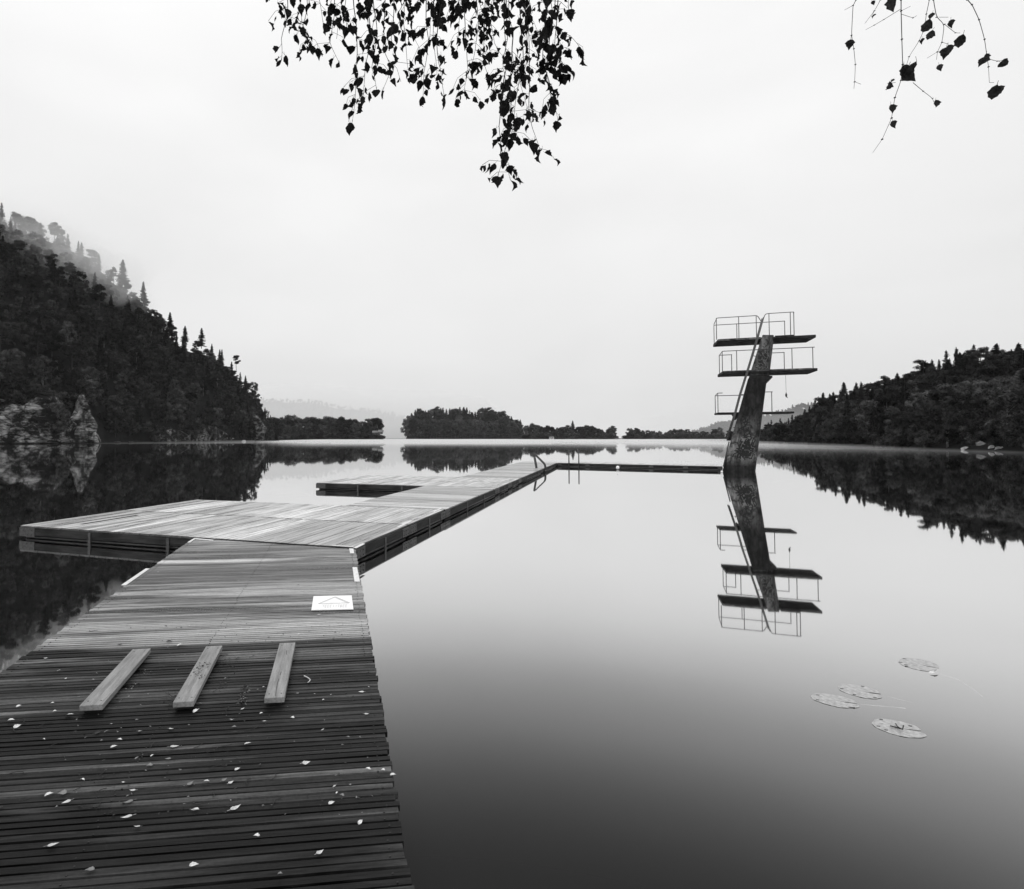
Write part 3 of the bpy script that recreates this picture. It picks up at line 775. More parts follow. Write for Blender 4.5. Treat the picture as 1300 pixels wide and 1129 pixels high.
def where(x,y):
    if y>1040: return 'at the very bottom edge of the gangway'
    if y<790: return 'near the white sign on the far slats'
    if y<822: return 'on the pale slats just beyond the loose planks'
    if y<900:
        if x<150: return 'to the left of the leftmost loose plank'
        if x<345: return 'between the loose planks'
        return 'to the right of the loose planks'
    if y<960: return 'on the dark slats just in front of the %s' % ('leftmost loose plank' if x<170 else 'middle loose plank' if x<300 else 'right loose plank')
    return 'on the dark slats low in the photo, %s' % ('left' if x<200 else 'centre' if x<400 else 'by the water edge')
for (x,y,sz,kd) in FL:
    mk=('lp','lg','ld')[kd]; p=G(x,y,GZ+.006)
    o=bpy.data.objects.new('fallen_leaf',LM[(mk,r.randint(0,3) if sz>.9 else r.randint(2,5))]); COL.objects.link(o)
    o.location=(p.x,p.y,GZ+.007); s=sz*.66*r.uniform(.75,1.15); o.scale=(s*r.uniform(.7,1.2),s,s)
    o.rotation_euler=(r.uniform(-.08,.08),r.uniform(-.25,.25),math.radians(-65)+r.uniform(-.6,.6)+(math.pi if r.random()<.4 else 0)); o.location.z+=.003
    tone=('pale','grey','dark')[kd]; size='large ' if sz>1.25 else ''
    lb='%s%s fallen leaf %s'%(size,tone,where(x,y)); tag(o,lb,'leaf',lb.replace('fallen leaf','fallen leaves'))
# curled pale strip and dark twigs
mb=MB(); p=[G(386,858,GZ+.008),G(391,860.5,GZ+.016),G(394,863,GZ+.02),G(392.5,865.5,GZ+.014),G(390.5,866.6,GZ+.008)]
c=p[0].copy(); mb.tube([q_-c for q_ in p],[.003,.004,.004,.004,.002],6); o=mb.build('bark_curl',M['lp'],None,tuple(c)); tag(o,'curled pale strip of bark right of the right loose plank','bark strip')
mb=MB(); r=random.Random(9)
for i in range(46):
    x=r.uniform(20,480); y=r.uniform(800,1036); p=G(x,y,GZ+.004)
    if toloc(p,GO,phi)[0]<LX+.1 or toloc(p,GO,phi)[0]>-.1: continue
    ang=r.uniform(0,6.28); pts=[]; l=r.uniform(.03,.10)
    for k in range(4):
        pts.append((p.x+math.cos(ang)*l*k/3,p.y+math.sin(ang)*l*k/3,GZ+.005+.003*r.random())); ang+=r.uniform(-.4,.4)
    mb.tube(pts,.0018,5)
def crumbs(mb,x0,x1,y0,y1,n,zb=GZ,sp=0):
    for _ in range(n):
        x=r.uniform(x0,x1); y=r.uniform(y0,y1)
        p=G(x+sp*(y1-y),y,zb); s=r.uniform(.003,.011)
        if zb==GZ and not (LX+.05<toloc(p,GO,phi)[0]<-.05): continue
        vs=[(p.x+r.uniform(-s,s),p.y+r.uniform(-s,s),zb+.001+r.uniform(0,s)) for _ in range(4)]
        mb.add(vs,[(0,1,2),(0,2,3),(0,3,1),(1,3,2)])
for (a_,b1,c_,d_,n,sp) in ((205,225,880,897,70,.3),(130,160,850,890,90,.9),(250,290,860,880,60,.4),(300,312,870,895,110,.3),(275,300,832,856,60,.3),(100,460,830,1036,220,0),(150,440,790,816,60,0),(380,400,840,865,40,0)):
    crumbs(mb,a_,b1,c_,d_,n,GZ,sp)
crumbs(mb,238,262,842,862,90,ZB+.001,.3)
tag(mb.build('leaf_litter',M['ld']),'crumbs, buds and bits of twig scattered over the slats','litter',kind='stuff')
mb=MB(); r=random.Random(19)
crumbs(mb,60,480,800,1036,160); crumbs(mb,130,160,850,890,40,GZ,.9); crumbs(mb,300,312,870,895,40,GZ,.3)
tag(mb.build('leaf_litter',M['lg']),'pale crumbs scattered over the slats','litter',kind='stuff')
# crack in the right plank
mb=MB(); cp_=[(364,826),(363.5,831),None,(357,853),(355.5,857),None,(354,862),(352,868),(350.5,877),(350,884)]
prev=None
for q_ in cp_:
    if q_ is None: prev=None; continue
    p=G(q_[0],q_[1],ZB+.0008)
    if prev is not None: mb.tube([prev,p],.0018,5)
    prev=p
o=mb.build('crack',M['ld'])
par=[b for b in bpy.data.objects if b.name.startswith('wooden_board')][-1]
bpy.context.view_layer.update(); o.parent=par; o.matrix_parent_inverse=par.matrix_world.inverted()

# ---------------------------------------------------------------- lily pads
def pad(c, ax1, ax2, rz, notch, label, seed, marks=True):
    r=random.Random(seed); o=empty('lily_pad',(c.x,c.y,.0005),rz); tag(o,label,'lily pad','lily pads floating off the gangway')
    mb=MB(); vs=[(0.15*ax1,0,.002)]; n=44; nw=.16
    for i in range(n+1):
        t=nw+(2*math.pi-2*nw)*i/n
        k=1+.02*math.sin(5*t+seed)+.012*math.sin(11*t)
        rr=1.0-.10*math.exp(-((t-nw)/.3)**2)-.10*math.exp(-((2*math.pi-nw-t)/.3)**2)
        vs.append((ax1*math.cos(t)*k*rr*1.02,ax2*math.sin(t)*k*rr,.0005+.002*r.random()))
    fs=[(0,i,i+1) for i in range(1,n+1)]
    mb.add(vs,fs); mb.build('blade',M['pad'],o)
    if marks:
        for k in range(4):
            mb=MB(); t=r.uniform(.5,5.8); q=r.uniform(.75,.97); s=.008
            x,y=ax1*math.cos(t)*q,ax2*math.sin(t)*q
            mb.prism([(x-s*1.5,y-s),(x+s,y-s*.8),(x+s*1.8,y+s),(x-s,y+s*.6)],.0028,.0032)
            mb.build('blemish',M['ld'],o)
    return o
def padpx(xl,yl,xr,yr,ymin,ymax,label,seed):
    L_=G(xl,yl); Rr=G(xr,yr); c=(L_+Rr)/2; d=Rr-L_
    a1=d.length/2; a2=(G((xl+xr)/2,ymin)-G((xl+xr)/2,ymax)).length/2*.86
    return pad(c,a1,a2,math.atan2(d.y,d.x),0,label,seed)
padpx(1142,838,1193,850,835.5,852,'farthest lily pad, thin and alone above the others',1)
padpx(1064,873,1121.5,883,869,886,'middle lily pad with dark nicks on its rim',2)
padpx(1030,885,1092,895,880.5,897,'leftmost lily pad with its open notch to the right',3)
p4=padpx(1108.5,920,1175,930,913.8,935,'nearest lily pad carrying a dead bent twig',4)
def stem(pts,label,rad=.004):
    rad*=.55; P=[G(x,y,-.0012+.0014*(i%2)) for i,(x,y) in enumerate(pts)]; c=P[0].copy(); mb=MB(); mb.tube([q_-c for q_ in bent(P,.3,6)],rad,6)
    o=mb.build('lily_stalk',M['stalk'],None,tuple(c)); tag(o,label,'stalk'); return o
stem([(1193,856),(1215,862),(1235,875),(1248,885)],'pale stalk trailing right from the farthest lily pad',.003)
stem([(1092,894.5),(1110,896),(1130,897.5),(1150,899.5)],'pale stalk trailing right of the leftmost lily pad',.003)
stem([(1122,883),(1145,889),(1162,893)],'faint stalk trailing right of the middle lily pad',.002)
mb=MB(); c=G(1186,856); vs,fs=leaf_mesh(3,.10,.035,.2,.2,False); mb.add(vs,fs); o=mb.build('floating_leaf',M['lp'],None,(c.x-.04,c.y,.006),(0,0,-1.35)); tag(o,'small white leaf floating just below the farthest lily pad','leaf')
mb=MB(); P=[G(1137,919,.012),G(1140,923,.02),G(1146,926,.012),G(1147,921,.03),G(1146,926,.012),G(1130,921.5,.012)]; c=P[0].copy()
mb.tube([q_-c for q_ in P],.004,6); o=mb.build('dead_twig',M['ld'],None,tuple(c)); tag(o,'dead bent twig lying on the nearest lily pad','twig')

# ---------------------------------------------------------------- hanging birch branches
def add_leaf(mb, p, dirv, size, r, mi=0):
    vs,fs=LV[r.randint(0,3)]
    d=Vector(dirv)+Vector((r.uniform(-.5,.5),r.uniform(-.5,.5),r.uniform(-.3,.3))); d.normalize()
    q=d.to_track_quat('Y','Z'); q2=Matrix.Rotation(r.uniform(0,6.28),4,d).to_quaternion()
    k=r.uniform(.65,1.1)
    mb.add([q2@(q@Vector((v[0]*size*k,v[1]*size,v[2]*size)))+p for v in vs],fs,1,mi)
tw_all=[];
def strand(tmb,lmb,pts,r,rad=.0016,leaf=.9,every=.032,fill=1.0,sub=.5,Y=None):
    """pts in 3D; twig with alternate leaves and short side twigs"""
    P=[Vector(p) for p in pts]; Q=[]
    for a,b in zip(P,P[1:]):
        n=max(1,int((b-a).length/.02))
        for i in range(n):
            q=a.lerp(b,i/n); Q.append(q+Vector((noise.noise(q*9)*.008,noise.noise(q*9+Vector((5,0,0)))*.01,0)))
    Q.append(P[-1])
    n=len(Q); tmb.tube(Q,[rad*(1.7-1.2*i/n) for i in range(n)],5)
    dist=0; sd=1
    for i in range(1,n):
        dist+=(Q[i]-Q[i-1]).length
        if dist>every*r.uniform(.7,1.4):
            dist=0; sd=-sd
            if r.random()<fill:
                off=Vector((sd*r.uniform(.3,1),r.uniform(-.7,.7),-.5)).normalized()*r.uniform(.008,.02)
                tmb.tube([Q[i],Q[i]+off],.0006,4)
                add_leaf(lmb,Q[i]+off,(off.x*12,off.y*12,-1),leaf*r.uniform(.7,1.15),r)
            if r.random()<sub*.35:
                e=Q[i]+Vector((sd*r.uniform(.03,.09),r.uniform(-.08,.08),-r.uniform(.03,.10)))
                m_=(Q[i]+e)/2+Vector((sd*.012,0,.012)); tmb.tube([Q[i],m_,e],.0009,4)
                for k in (.35,.6,.85,1.0):
                    if r.random()<fill: add_leaf(lmb,Q[i].lerp(e,k)+Vector((0,0,-.004)),(sd*.4,r.uniform(-.5,.5),-1),leaf*r.uniform(.6,1.05),r)
r=random.Random(4)
# left cluster
lb_=empty('birch_branch',tuple(T(540,-150,2.7))); tag(lb_,'thick leafy birch branch hanging from the top, left of centre','branch')
tmb=MB(); lmb=MB()
limb=[T(230,-330,3.3),T(330,-210,3.0),T(450,-160,2.8),T(560,-140,2.7),T(650,-120,2.65),T(735,-100,2.6)]
tmb.tube(limb,[.022,.018,.013,.010,.007,.004],8)
def limb_at(px):
    for a,b in zip(limb,limb[1:]):
        pa=520+F*a.x/a.y; pb=520+F*b.x/b.y
        if pa<=px<=pb: return a.lerp(b,(px-pa)/(pb-pa))
    return limb[-1] if px>600 else limb[2]
tips=[(357,92,370,30),(352,20,358,0),(396,75,385,20),(410,45,400,0),(447,172,450,80),(430,95,425,30),(462,140,462,60),(478,130,470,60),(486,132,490,70),(505,95,500,30),(520,110,515,40),(537,138,540,60),(556,122,550,50),
(565,140,562,60),(590,135,585,60),(598,105,600,40),(625,130,615,60),(640,90,628,40),(646,132,640,60),(632,240,655,120),(648,245,640,170),(650,190,662,90),(672,160,665,80),(686,210,668,150),(700,148,690,90),(708,170,700,100),(712,110,695,60),(735,75,703,45),
(722,28,715,-20),(725,105,705,80),(580,80,580,20),(545,70,545,10),(470,60,470,0),(440,50,440,0),(610,60,610,0),(660,50,660,0),(690,60,685,0),(392,20,392,-20),(375,62,378,10),(512,60,512,0),(620,30,620,-20),(500,20,500,-30),(560,30,560,-20),(530,20,530,-20),(590,20,590,-20),(455,20,455,-20),(420,20,420,-30),(640,20,640,-20),(670,15,670,-20)]
for (tx,ty,mx_,my_) in tips:
    Y=2.7+r.uniform(-.32,.35)
    ty-=16; my_-=10
    a=limb_at(min(max((mx_+tx)/2+r.uniform(-15,15),340),733))
    b=T(mx_,my_,Y); e=T(tx,ty,Y+r.uniform(-.05,.05))
    c=T(mx_*.8+.2*tx,my_-70,Y)
    dense = 1.0
    strand(tmb,lmb,[a,c],r,.0022,.9,.05,.6,.3)
    strand(tmb,lmb,[c,b+Vector((r.uniform(-.03,.03),0,0)),b.lerp(e,.5)+Vector((r.uniform(-.035,.035),r.uniform(-.03,.03),0)),e],r,.0015,r.uniform(.8,1.08),.026,.80,.8)
    e2=T(tx,ty,Y); add_leaf(lmb,e,(0,0,-1),1.0,r)
W=Matrix.Translation(-lb_.location)
for m_ in (tmb,lmb): m_.v=[tuple(Vector(v)-lb_.location) for v in m_.v]
tmb.build('twigs',M['twig'],lb_); lmb.build('leaves',M['bleaf'],lb_)
# right cluster
rb=empty('birch_branch',tuple(T(1180,-120,2.6))); tag(rb,'sparse thin birch branch with few leaves at the top right','branch')
tmb=MB(); lmb=MB(); YR=2.45
tmb.tube([T(1050,-140,YR-.1),T(1130,-90,YR),T(1200,-75,YR+.05),T(1290,-90,YR+.1),T(1400,-150,YR+.2)],[.004,.005,.007,.009,.013],8)
def tpx(pts,rad=.0014,dy=0.0,r2=.0007):
    P=[T(x,y,YR+dy+.01*math.sin(x)) for x,y in pts]; n=len(P)
    B=bent(P,.02,3); m_=len(B); tmb.tube(B,[rad+(r2-rad)*i/(m_-1) for i in range(m_)],5)
    for q in P[1:-1]: tmb.tube([q-Vector((.003,0,.001)),q+Vector((.003,0,.001))],rad*1.5,5)
def lpx(x,y,size,ang,dy=0.0,seed=0,face=1.0):
    """leaf hanging at pixel; ang from straight down (deg, + to the right), face: how broadside"""
    vs,fs=LV[seed%4]; a=math.radians(ang); d=Vector((math.sin(a),.15,-math.cos(a))).normalized()
    side=Vector((math.cos(a),0,math.sin(a))); nrm=d.cross(side)
    s2=(side*face+nrm*math.sqrt(max(0,1-face*face))).normalized(); n2=s2.cross(d)
    c=T(x,y,YR+dy)-d*.022*size
    lmb.add([c+s2*v[0]*size+d*v[1]*size+n2*v[2]*size for v in vs],fs)
tpx([(1092,-60),(1087,0),(1083,7),(1081,45),(1084,62),(1086,82),(1085,104),(1084,113)]); tpx([(1083,7),(1072,13)],.001); tpx([(1085,104),(1093,107)],.0008)
tpx([(1122,-70),(1118,0),(1110,14),(1106,22)],.0012); tpx([(1110,14),(1098,30)],.0008); lpx(1108,4,.4,30,0,1,.5)
tpx([(1144,-80),(1144,0),(1144,14),(1145,50),(1146,82),(1144,102),(1136,124),(1132,150),(1120,177),(1108,194)],.0020)
tpx([(1143,12),(1122,25),(1110,32),(1099,38)],.0011); tpx([(1144,18),(1159,23),(1164,20)],.0009); tpx([(1144,14),(1156,8)],.0008)
tpx([(1188,-70),(1185,0),(1189,22),(1199,31),(1196,54),(1190,66),(1189,76)],.0015); tpx([(1190,66),(1177,74)],.0008)
tpx([(1182,-60),(1180,0),(1176,18),(1174,36),(1167,52),(1154,72),(1150,86)],.0013); tpx([(1196,54),(1204,56)],.0008)
tpx([(1192,22),(1204,22)],.0008); tpx([(1199,31),(1213,42),(1219,42)],.001)
tpx([(1159,105),(1172,116),(1184,125),(1187,134)],.0011); tpx([(1137,105),(1126,106)],.0009)
tpx([(1215,-60),(1228,0),(1234,6),(1243,25),(1250,50),(1253,72),(1255,85),(1256,105)],.0017); tpx([(1255,75),(1266,78),(1276,76)],.001); tpx([(1256,105),(1262,105)],.0008)
for a_ in ((1079,56,.85,-6,0,0,.9),(1137,3,1.25,10,.02,1,1),(1132,-8,1.0,-30,.05,2,.9),(1177,30,1.0,-28,0,3,.85),(1182,20,.6,-20,.02,0,.6),(1181,43,.8,-30,0,1,.8),(1207,30,.7,5,0,2,.35),(1221,50,1.0,-12,.02,3,.9),(1200,67,1.0,-8,.02,0,.9),
           (1204,62,.7,10,.05,1,.3),(1193,86,.6,20,0,2,.5),(1165,86,1.25,15,.03,3,1),(1150,92,1.2,-20,0,0,.9),(1157,99,1.1,60,.02,1,.7),(1148,88,.8,10,-.02,2,.4),(1126,107,.7,-40,0,3,.4),(1133,102,.35,-40,0,0,.7),(1131,138,.75,8,0,1,.35),(1134,158,.7,18,0,2,.3),
           (1187,131,.6,-4,0,3,.4),(1248,77,1.0,-38,0,0,.7),(1251,72,.6,-10,.02,1,.4),(1275,81,.9,75,0,2,.6),(1263,115,1.1,-15,0,3,.8),(1268,114,.7,20,.02,1,.3),(1109,20,.4,-40,0,2,.4),(1170,52,.5,-10,0,2,.3)):
    lpx(*a_)
for m_ in (tmb,lmb): m_.v=[tuple(Vector(v)-rb.location) for v in m_.v]
tmb.build('twigs',M['twig'],rb); lmb.build('leaves',M['bleaf'],rb)

# ================================================================ trees
NR=np.random.RandomState(5)
def quads_mesh(name, C, size, asp=1.0, flat=0.0, mat=None, extra=None):
    """C: N x 3 leaf-clump centres"""
    n=len(C); a=NR.normal(size=(n,3)); a[:,2]*=(1-flat)
    if C.shape[1]==6:
        nm=C[:,3:]+NR.normal(size=(n,3))*.38; nm/=np.linalg.norm(nm,axis=1)[:,None]+1e-9; C=C[:,:3]
        a-=(a*nm).sum(1)[:,None]*nm; a/=np.linalg.norm(a,axis=1)[:,None]+1e-9; b=np.cross(nm,a)
    else:
        a/=np.linalg.norm(a,axis=1)[:,None]+1e-9
        b=NR.normal(size=(n,3))
    b-= (b*a).sum(1)[:,None]*a; b/=np.linalg.norm(b,axis=1)[:,None]+1e-9
    s=(size*NR.uniform(.6,1.4,n))[:,None]*.5
    P=np.stack([C-a*s*asp-b*s*.3,C-a*s*.1+b*s*NR.uniform(.5,1,(n,1)),C+a*s*asp+b*s*.1,C+a*s*.2-b*s*NR.uniform(.6,1,(n,1))],1).reshape(-1,3)
    return P
def mk_mesh(name,P):
    n=len(P)//4; me=bpy.data.meshes.new(name)
    me.vertices.add(len(P)); me.vertices.foreach_set('co',P.astype(np.float32).ravel())
    me.loops.add(len(P)); me.loops.foreach_set('vertex_index',np.arange(len(P),dtype=np.int32))
    me.polygons.add(n); me.polygons.foreach_set('loop_start',np.arange(0,len(P),4,dtype=np.int32))
    try: me.polygons.foreach_set('loop_total',np.full(n,4,dtype=np.int32))
    except Exception: pass
    me.update(calc_edges=True); return me
def spruce_pts(h,r,seed,per=8,jit=.22):
    rs=np.random.RandomState(seed); out=[]
    z=h*.08
    while z<h*.985:
        t=z/h; R=r*(1-t)**.8*rs.uniform(.62,1.2)+.12
        k=rs.randint(6,10)
        for i in range(k):
            az=rs.uniform(0,2*np.pi); Rb=R*rs.uniform(.65,1.2); n=max(3,int(per*Rb/ (r*.6))+2)
            s=np.linspace(.12,1,n); 
            x=np.cos(az)*Rb*s; y=np.sin(az)*Rb*s; zz=z-Rb*.38*s+Rb*.16*s**3
            p=np.stack([x,y,zz],1); rep=3
            w=.5*(1-s)+.25
            side=np.array([-np.sin(az),np.cos(az),0])
            for q in range(rep):
                out.append(np.concatenate([p+rs.normal(size=(n,1))*side*w[:,None]*Rb*.22+rs.normal(size=(n,3))*jit*.5,np.tile([np.cos(az)*.55,np.sin(az)*.55,.75],(n,1))],1))
        z+=h/rs.uniform(26,34)
    out.append(np.stack([rs.normal(size=14)*.06,rs.normal(size=14)*.06,np.linspace(h*.93,h*1.02,14),rs.normal(size=14),rs.normal(size=14),.3+0*rs.normal(size=14)],1))
    return np.concatenate(out)
def clump(rs,c,rad,flat,n):
    d=rs.normal(size=(n,3)); d/=np.linalg.norm(d,axis=1)[:,None]; rr=rad*rs.uniform(.25,1,(n,1))**.5
    rr*=1+.25*np.sin(d[:,:1]*5+rs.uniform(0,6))*np.cos(d[:,1:2]*4)
    q=d*rr; q[:,2]*=flat; nn_=d*np.array([1,1,1/flat])+np.array([0,0,.25]); return np.concatenate([q+c,nn_/np.linalg.norm(nn_,axis=1)[:,None]],1)
def tree_mesh(kind,h,r,seed,q=1.0):
    rs=np.random.RandomState(seed); rr=random.Random(seed); tb_=MB()
    lean=Vector((rr.uniform(-.04,.04),rr.uniform(-.04,.04),0))
    def ax(z): return Vector((lean.x*z,lean.y*z,z))
    if kind=='spruce':
        C=spruce_pts(h,r,seed,int(8*q)); tb_.tube([ax(-1.5),ax(h*.5),ax(h)],[h*.014,h*.009,.02],6)
        P=quads_mesh('c',C,.46/ (q**.5),1.25,.35)
    elif kind=='pine':
        n=rr.randint(13,19); out=[]
        tb_.tube([ax(-1.5),ax(h*.4)+Vector((.15,0,0)),ax(h*.75),ax(h*.96)],[h*.018,h*.014,h*.009,.05],7)
        for i in range(n):
            t=rr.uniform(.42,1.0); z=h*t; R=r*(1.15-abs(t-.66)*1.6)*rr.uniform(.3,1.0); az=rr.uniform(0,6.28)
            c=Vector((math.cos(az)*R,math.sin(az)*R,z+R*.12)); 
            tb_.tube([ax(z*.93),c*.55+ax(z*.95)*.45,c],[h*.005,h*.004,.03],5)
            out.append(clump(rs,np.array(c),rr.uniform(.9,1.6)*r*.40,.55,int(230*q)))
        out.append(clump(rs,np.array(ax(h*.96)),r*.5,.8,int(240*q)))
        C=np.concatenate(out); P=quads_mesh('c',C,.42/(q**.5),1.3,.2)
    else:
        n=rr.randint(30,40); out=[]
        tb_.tube([ax(-1.5),ax(h*.25),ax(h*.55)+Vector((.2,.1,0)),ax(h*.85)],[h*.017,h*.014,h*.008,.04],7)
        for i in range(n):
            t=rr.uniform(.0,1); z=h*(.22+.76*t); prof=math.sin(math.pi*min(1,.14+.80*t))**.7
            R=r*prof*math.sqrt(rr.uniform(.12,1)); az=rr.uniform(0,6.28)
            c=Vector((math.cos(az)*R,math.sin(az)*R,z)); 
            if i%2==0: tb_.tube([ax(z*.7),c*.5+ax(z*.85)*.5,c],[h*.006,h*.004,.02],5)
            out.append(clump(rs,np.array(c),rr.uniform(.7,1.35)*r*.30,.75,int(170*q)))
        if kind=='birch':   # drooping ends
            for i in range(26):
                az=rr.uniform(0,6.28); z=h*rr.uniform(.3,.75); R=r*rr.uniform(.7,1.02); m=int(40*q)
                s=rs.uniform(0,1,m)
                out.append(np.stack([np.cos(az)*R+rs.normal(size=m)*.18,np.sin(az)*R+rs.normal(size=m)*.18,z-s*h*.16,np.cos(az)+0*s,np.sin(az)+0*s,.2+0*s],1))
        C=np.concatenate(out); P=quads_mesh('c',C,.46/(q**.5),1.15,0)
    return tb_,P
PROTO={}
def proto(kind,h,r,seed,bark,leafm):
    tb_,P=tree_mesh(kind,h,r,seed)
    cm=mk_mesh('crown',P); cm.materials.append(M[leafm])
    tm=tb_.mesh('trunk',True); tm.materials.append(M[bark])
    PROTO.setdefault(kind,[]).append((cm,tm,h))
for i,(h,r_) in enumerate(((15,3.1),(17,3.4),(13,2.8),(16,2.6))): proto('spruce',h,r_,100+i,'bark','spruce')
for i,(h,r_) in enumerate(((14,3.5),(12.5,3.8),(15,3.2),(13,3.4))): proto('pine',h,r_,200+i,'bark','pine')
for i,(h,r_) in enumerate(((13,4.2),(11.5,4.6),(14,4.4),(12,3.6))): proto('broadleaf',h,r_,300+i,'bark','broad')
for i,(h,r_) in enumerate(((14,3.4),(13,3.8))): proto('birch',h,r_,400+i,'birch','broad')
for i,(h,r_) in enumerate(((3.4,2.4),(2.6,2.2),(4.4,2.6))):
    tb_=MB(); rs=np.random.RandomState(500+i); out=[]
    for k in range(11):
        a_=rs.uniform(0,6.28); R=r_*rs.uniform(.1,.8); z=h*rs.uniform(.2,.8)
        c=(math.cos(a_)*R,math.sin(a_)*R,z); tb_.tube([(0,0,-.6),(c[0]*.5,c[1]*.5,z*.6),c],[.06,.04,.015],5)
        out.append(clump(rs,np.array(c),r_*.42,.85,150))
    cm=mk_mesh('foliage',quads_mesh('c',np.concatenate(out),.38,1.1,0)); cm.materials.append(M['bush']); tm=tb_.mesh('stems',True); tm.materials.append(M['bark'])
    PROTO.setdefault('bush',[]).append((cm,tm,h))
NAMES={'spruce':'spruce_tree','pine':'pine_tree','broadleaf':'broadleaf_tree','birch':'birch_tree','bush':'bush'}
rt=random.Random(77)
def plant(kind,loc,scale,label,group=None,parts=True,pi=None,widen=1.0):
    cm,tm,h=PROTO[kind][pi if pi is not None else rt.randrange(len(PROTO[kind]))]
    rz=rt.uniform(0,6.28)
    root=empty(NAMES[kind],tuple(loc),rz); root.scale=(scale*widen,scale*widen,scale)
    tag(root,label,'bush' if kind=='bush' else 'tree',group)
    for nm,me in (('foliage' if kind=='bush' else 'crown',cm),('stems' if kind=='bush' else 'trunk',tm)):
        o=bpy.data.objects.new(nm,me); COL.objects.link(o); o.parent=root
    return root

# ---------------------------------------------------------------- hills
def sky_interp(tab): return lambda px: np.interp(px,[a for a,_ in tab],[b for _,b in tab])
def interp(cols,px,k):
    if px<=cols[0][0]: return cols[0][k]
    for a,b in zip(cols,cols[1:]):
        if a[0]<=px<=b[0]:
            t=(px-a[0])/(b[0]-a[0]); return a[k]+(b[k]-a[k])*t
    return cols[-1][k]
def hillpt(cols,px,v,shape=.85):
    ds,dr,zr=(interp(cols,px,k) for k in (1,2,3))
    if v<=1:
        d=ds+(dr-ds)*v; z=zr*max(v,0)**shape
        if v<0: z=-1.2*min(1,-v*40)
    else:
        d=dr+(v-1)*(dr-ds)*1.5; z=zr*(1-(v-1)*.35)
    X=(px-520)/F*d
    z+= (noise.noise(Vector((X*.03,d*.03,0)))*6+noise.noise(Vector((X*.1,d*.1,3)))*1.6)*min(1,max(v,0)*3)*min(1,zr/30) if v>0 else 0
    return Vector((X,d,z))
def hill(cols,name,nu=120,nv=40,shape=.85,mat='ground'):
    mb=MB(); vs=[];fs=[]
    vv=[-.03,0,.01]+[.03+1.6*j/nv for j in range(nv)]
    p0,p1=cols[0][0],cols[-1][0]
    for j,v in enumerate(vv):
        for i in range(nu+1):
            p=hillpt(cols,p0+(p1-p0)*i/nu,v,shape)
            e=min(i,nu-i)
            vs.append((p.x,p.y,p.z))
    m_=nu+1
    for j in range(len(vv)-1):
        for i in range(nu): a=j*m_+i; fs.append((a,a+1,a+m_+1,a+m_))
    mb.add(vs,fs); o=mb.build(name,M[mat],smooth=True); tag(o,kind='structure'); return o
LEFT=[(-900,140,300,132),(-300,185,335,134),(0,222,350,131),(65,240,365,124),(118,262,380,112),(155,285,390,97),(185,300,400,88),(215,320,415,75),(240,340,430,66),(270,372,450,63),(300,412,480,50),(325,452,505,34),(342,485,520,14),(352,500,530,1),(356,508,532,-1)]
hill(LEFT,'hill',160,44)
def scatter(cols,p0,p1,spacing,seed,v0=.0,v1=1.02,maxn=400,skip=None):
    r=random.Random(seed); pts=[]; tries=0
    while len(pts)<maxn and tries<maxn*60:
        tries+=1; px=r.uniform(p0,p1); v=r.uniform(v0,v1)
        p=hillpt(cols,px,v)
        if skip and skip(px,v): continue
        if all((p.x-q[0].x)**2+(p.y-q[0].y)**2+.5*(p.z-q[0].z)**2>spacing**2 for q in pts): pts.append((p,px,v))
    return pts
ROCKS=[(-15,62),(84,134),(196,232),(262,300)]
def skipL(px,v):
    return v<.085 and any(a<px<b for a,b in ROCKS)
pts=scatter(LEFT,-110,351,8.2,1,.005,1.03,430,skipL)
print('left trees',len(pts))
rt=random.Random(8)
for p,px,v in pts:
    x=rt.random()
    if v>.85: kind='pine' if x<.6 else 'spruce' if x<.85 else 'broadleaf'
    elif v<.35: kind='broadleaf' if x<.48 else 'birch' if x<.62 else 'spruce' if x<.82 else 'pine'
    else: kind='broadleaf' if x<.30 else 'spruce' if x<.58 else 'pine' if x<.88 else 'birch'
    if px>225 and v>.5 and x<.75: kind='spruce' if x<.5 else 'pine'
    band='along the foot of' if v<.3 else 'halfway up' if v<.75 else 'on the crest of'
    side='left part' if px<120 else 'middle' if px<240 else 'right end'
    lb='%s %s the steep left hill, %s of the slope'%({'spruce':'dark pointed spruce','pine':'flat-topped pine','broadleaf':'round-crowned broadleaf tree','birch':'pale-trunked birch'}[kind],band,side)
    sc_=rt.uniform(.75,1.15)*(.8 if v>.85 else 1)
    if px>325: sc_*=.75
    plant(kind,p-Vector((0,0,.6)),sc_,lb,lb.replace('spruce ','spruces ').replace('pine ','pines ').replace('tree ','trees ').replace('birch ','birches '))
# single trees that stand out on the skyline
def single(kind,px,ytop,d,h,label,pi=0,widen=1.0):
    top=T(px,ytop,d); s=h/PROTO[kind][pi][2]
    plant(kind,(top.x,top.y,top.z-h),s,label,None,pi=pi,widen=widen*(1.3 if kind=='spruce' else 1))
single('spruce',68,331,318,17,'dark pointed spruce standing out against the mist on the left hill',1,1.1)
single('spruce',156,330,388,15.5,'lone spruce on the skyline of the left hill with open branches',0)
single('pine',117,319,380,15,'round-topped pine on the misty skyline of the left hill',0)
single('pine',76,292,372,18,'tall pine on the misty skyline, upper left',2)
single('spruce',14,277,358,18,'misty spruce at the top of the left hill',3)
single('pine',30,277,360,17,'flat misty pine beside the topmost spruce of the left hill',1)
single('pine',48,287,362,16,'misty pine between two others on the upper left crest',3)
single('pine',0,283,352,17,'misty pine cut by the left edge of the photo',2)
single('spruce',182,358,398,13,'thin spruce on the skyline right of the lone spruce',2,.8)
single('spruce',216,397,416,12,'small pointed spruce on the falling skyline of the left hill',2)
single('spruce',235,414,428,12,'spruce above the middle of the falling left skyline',0)
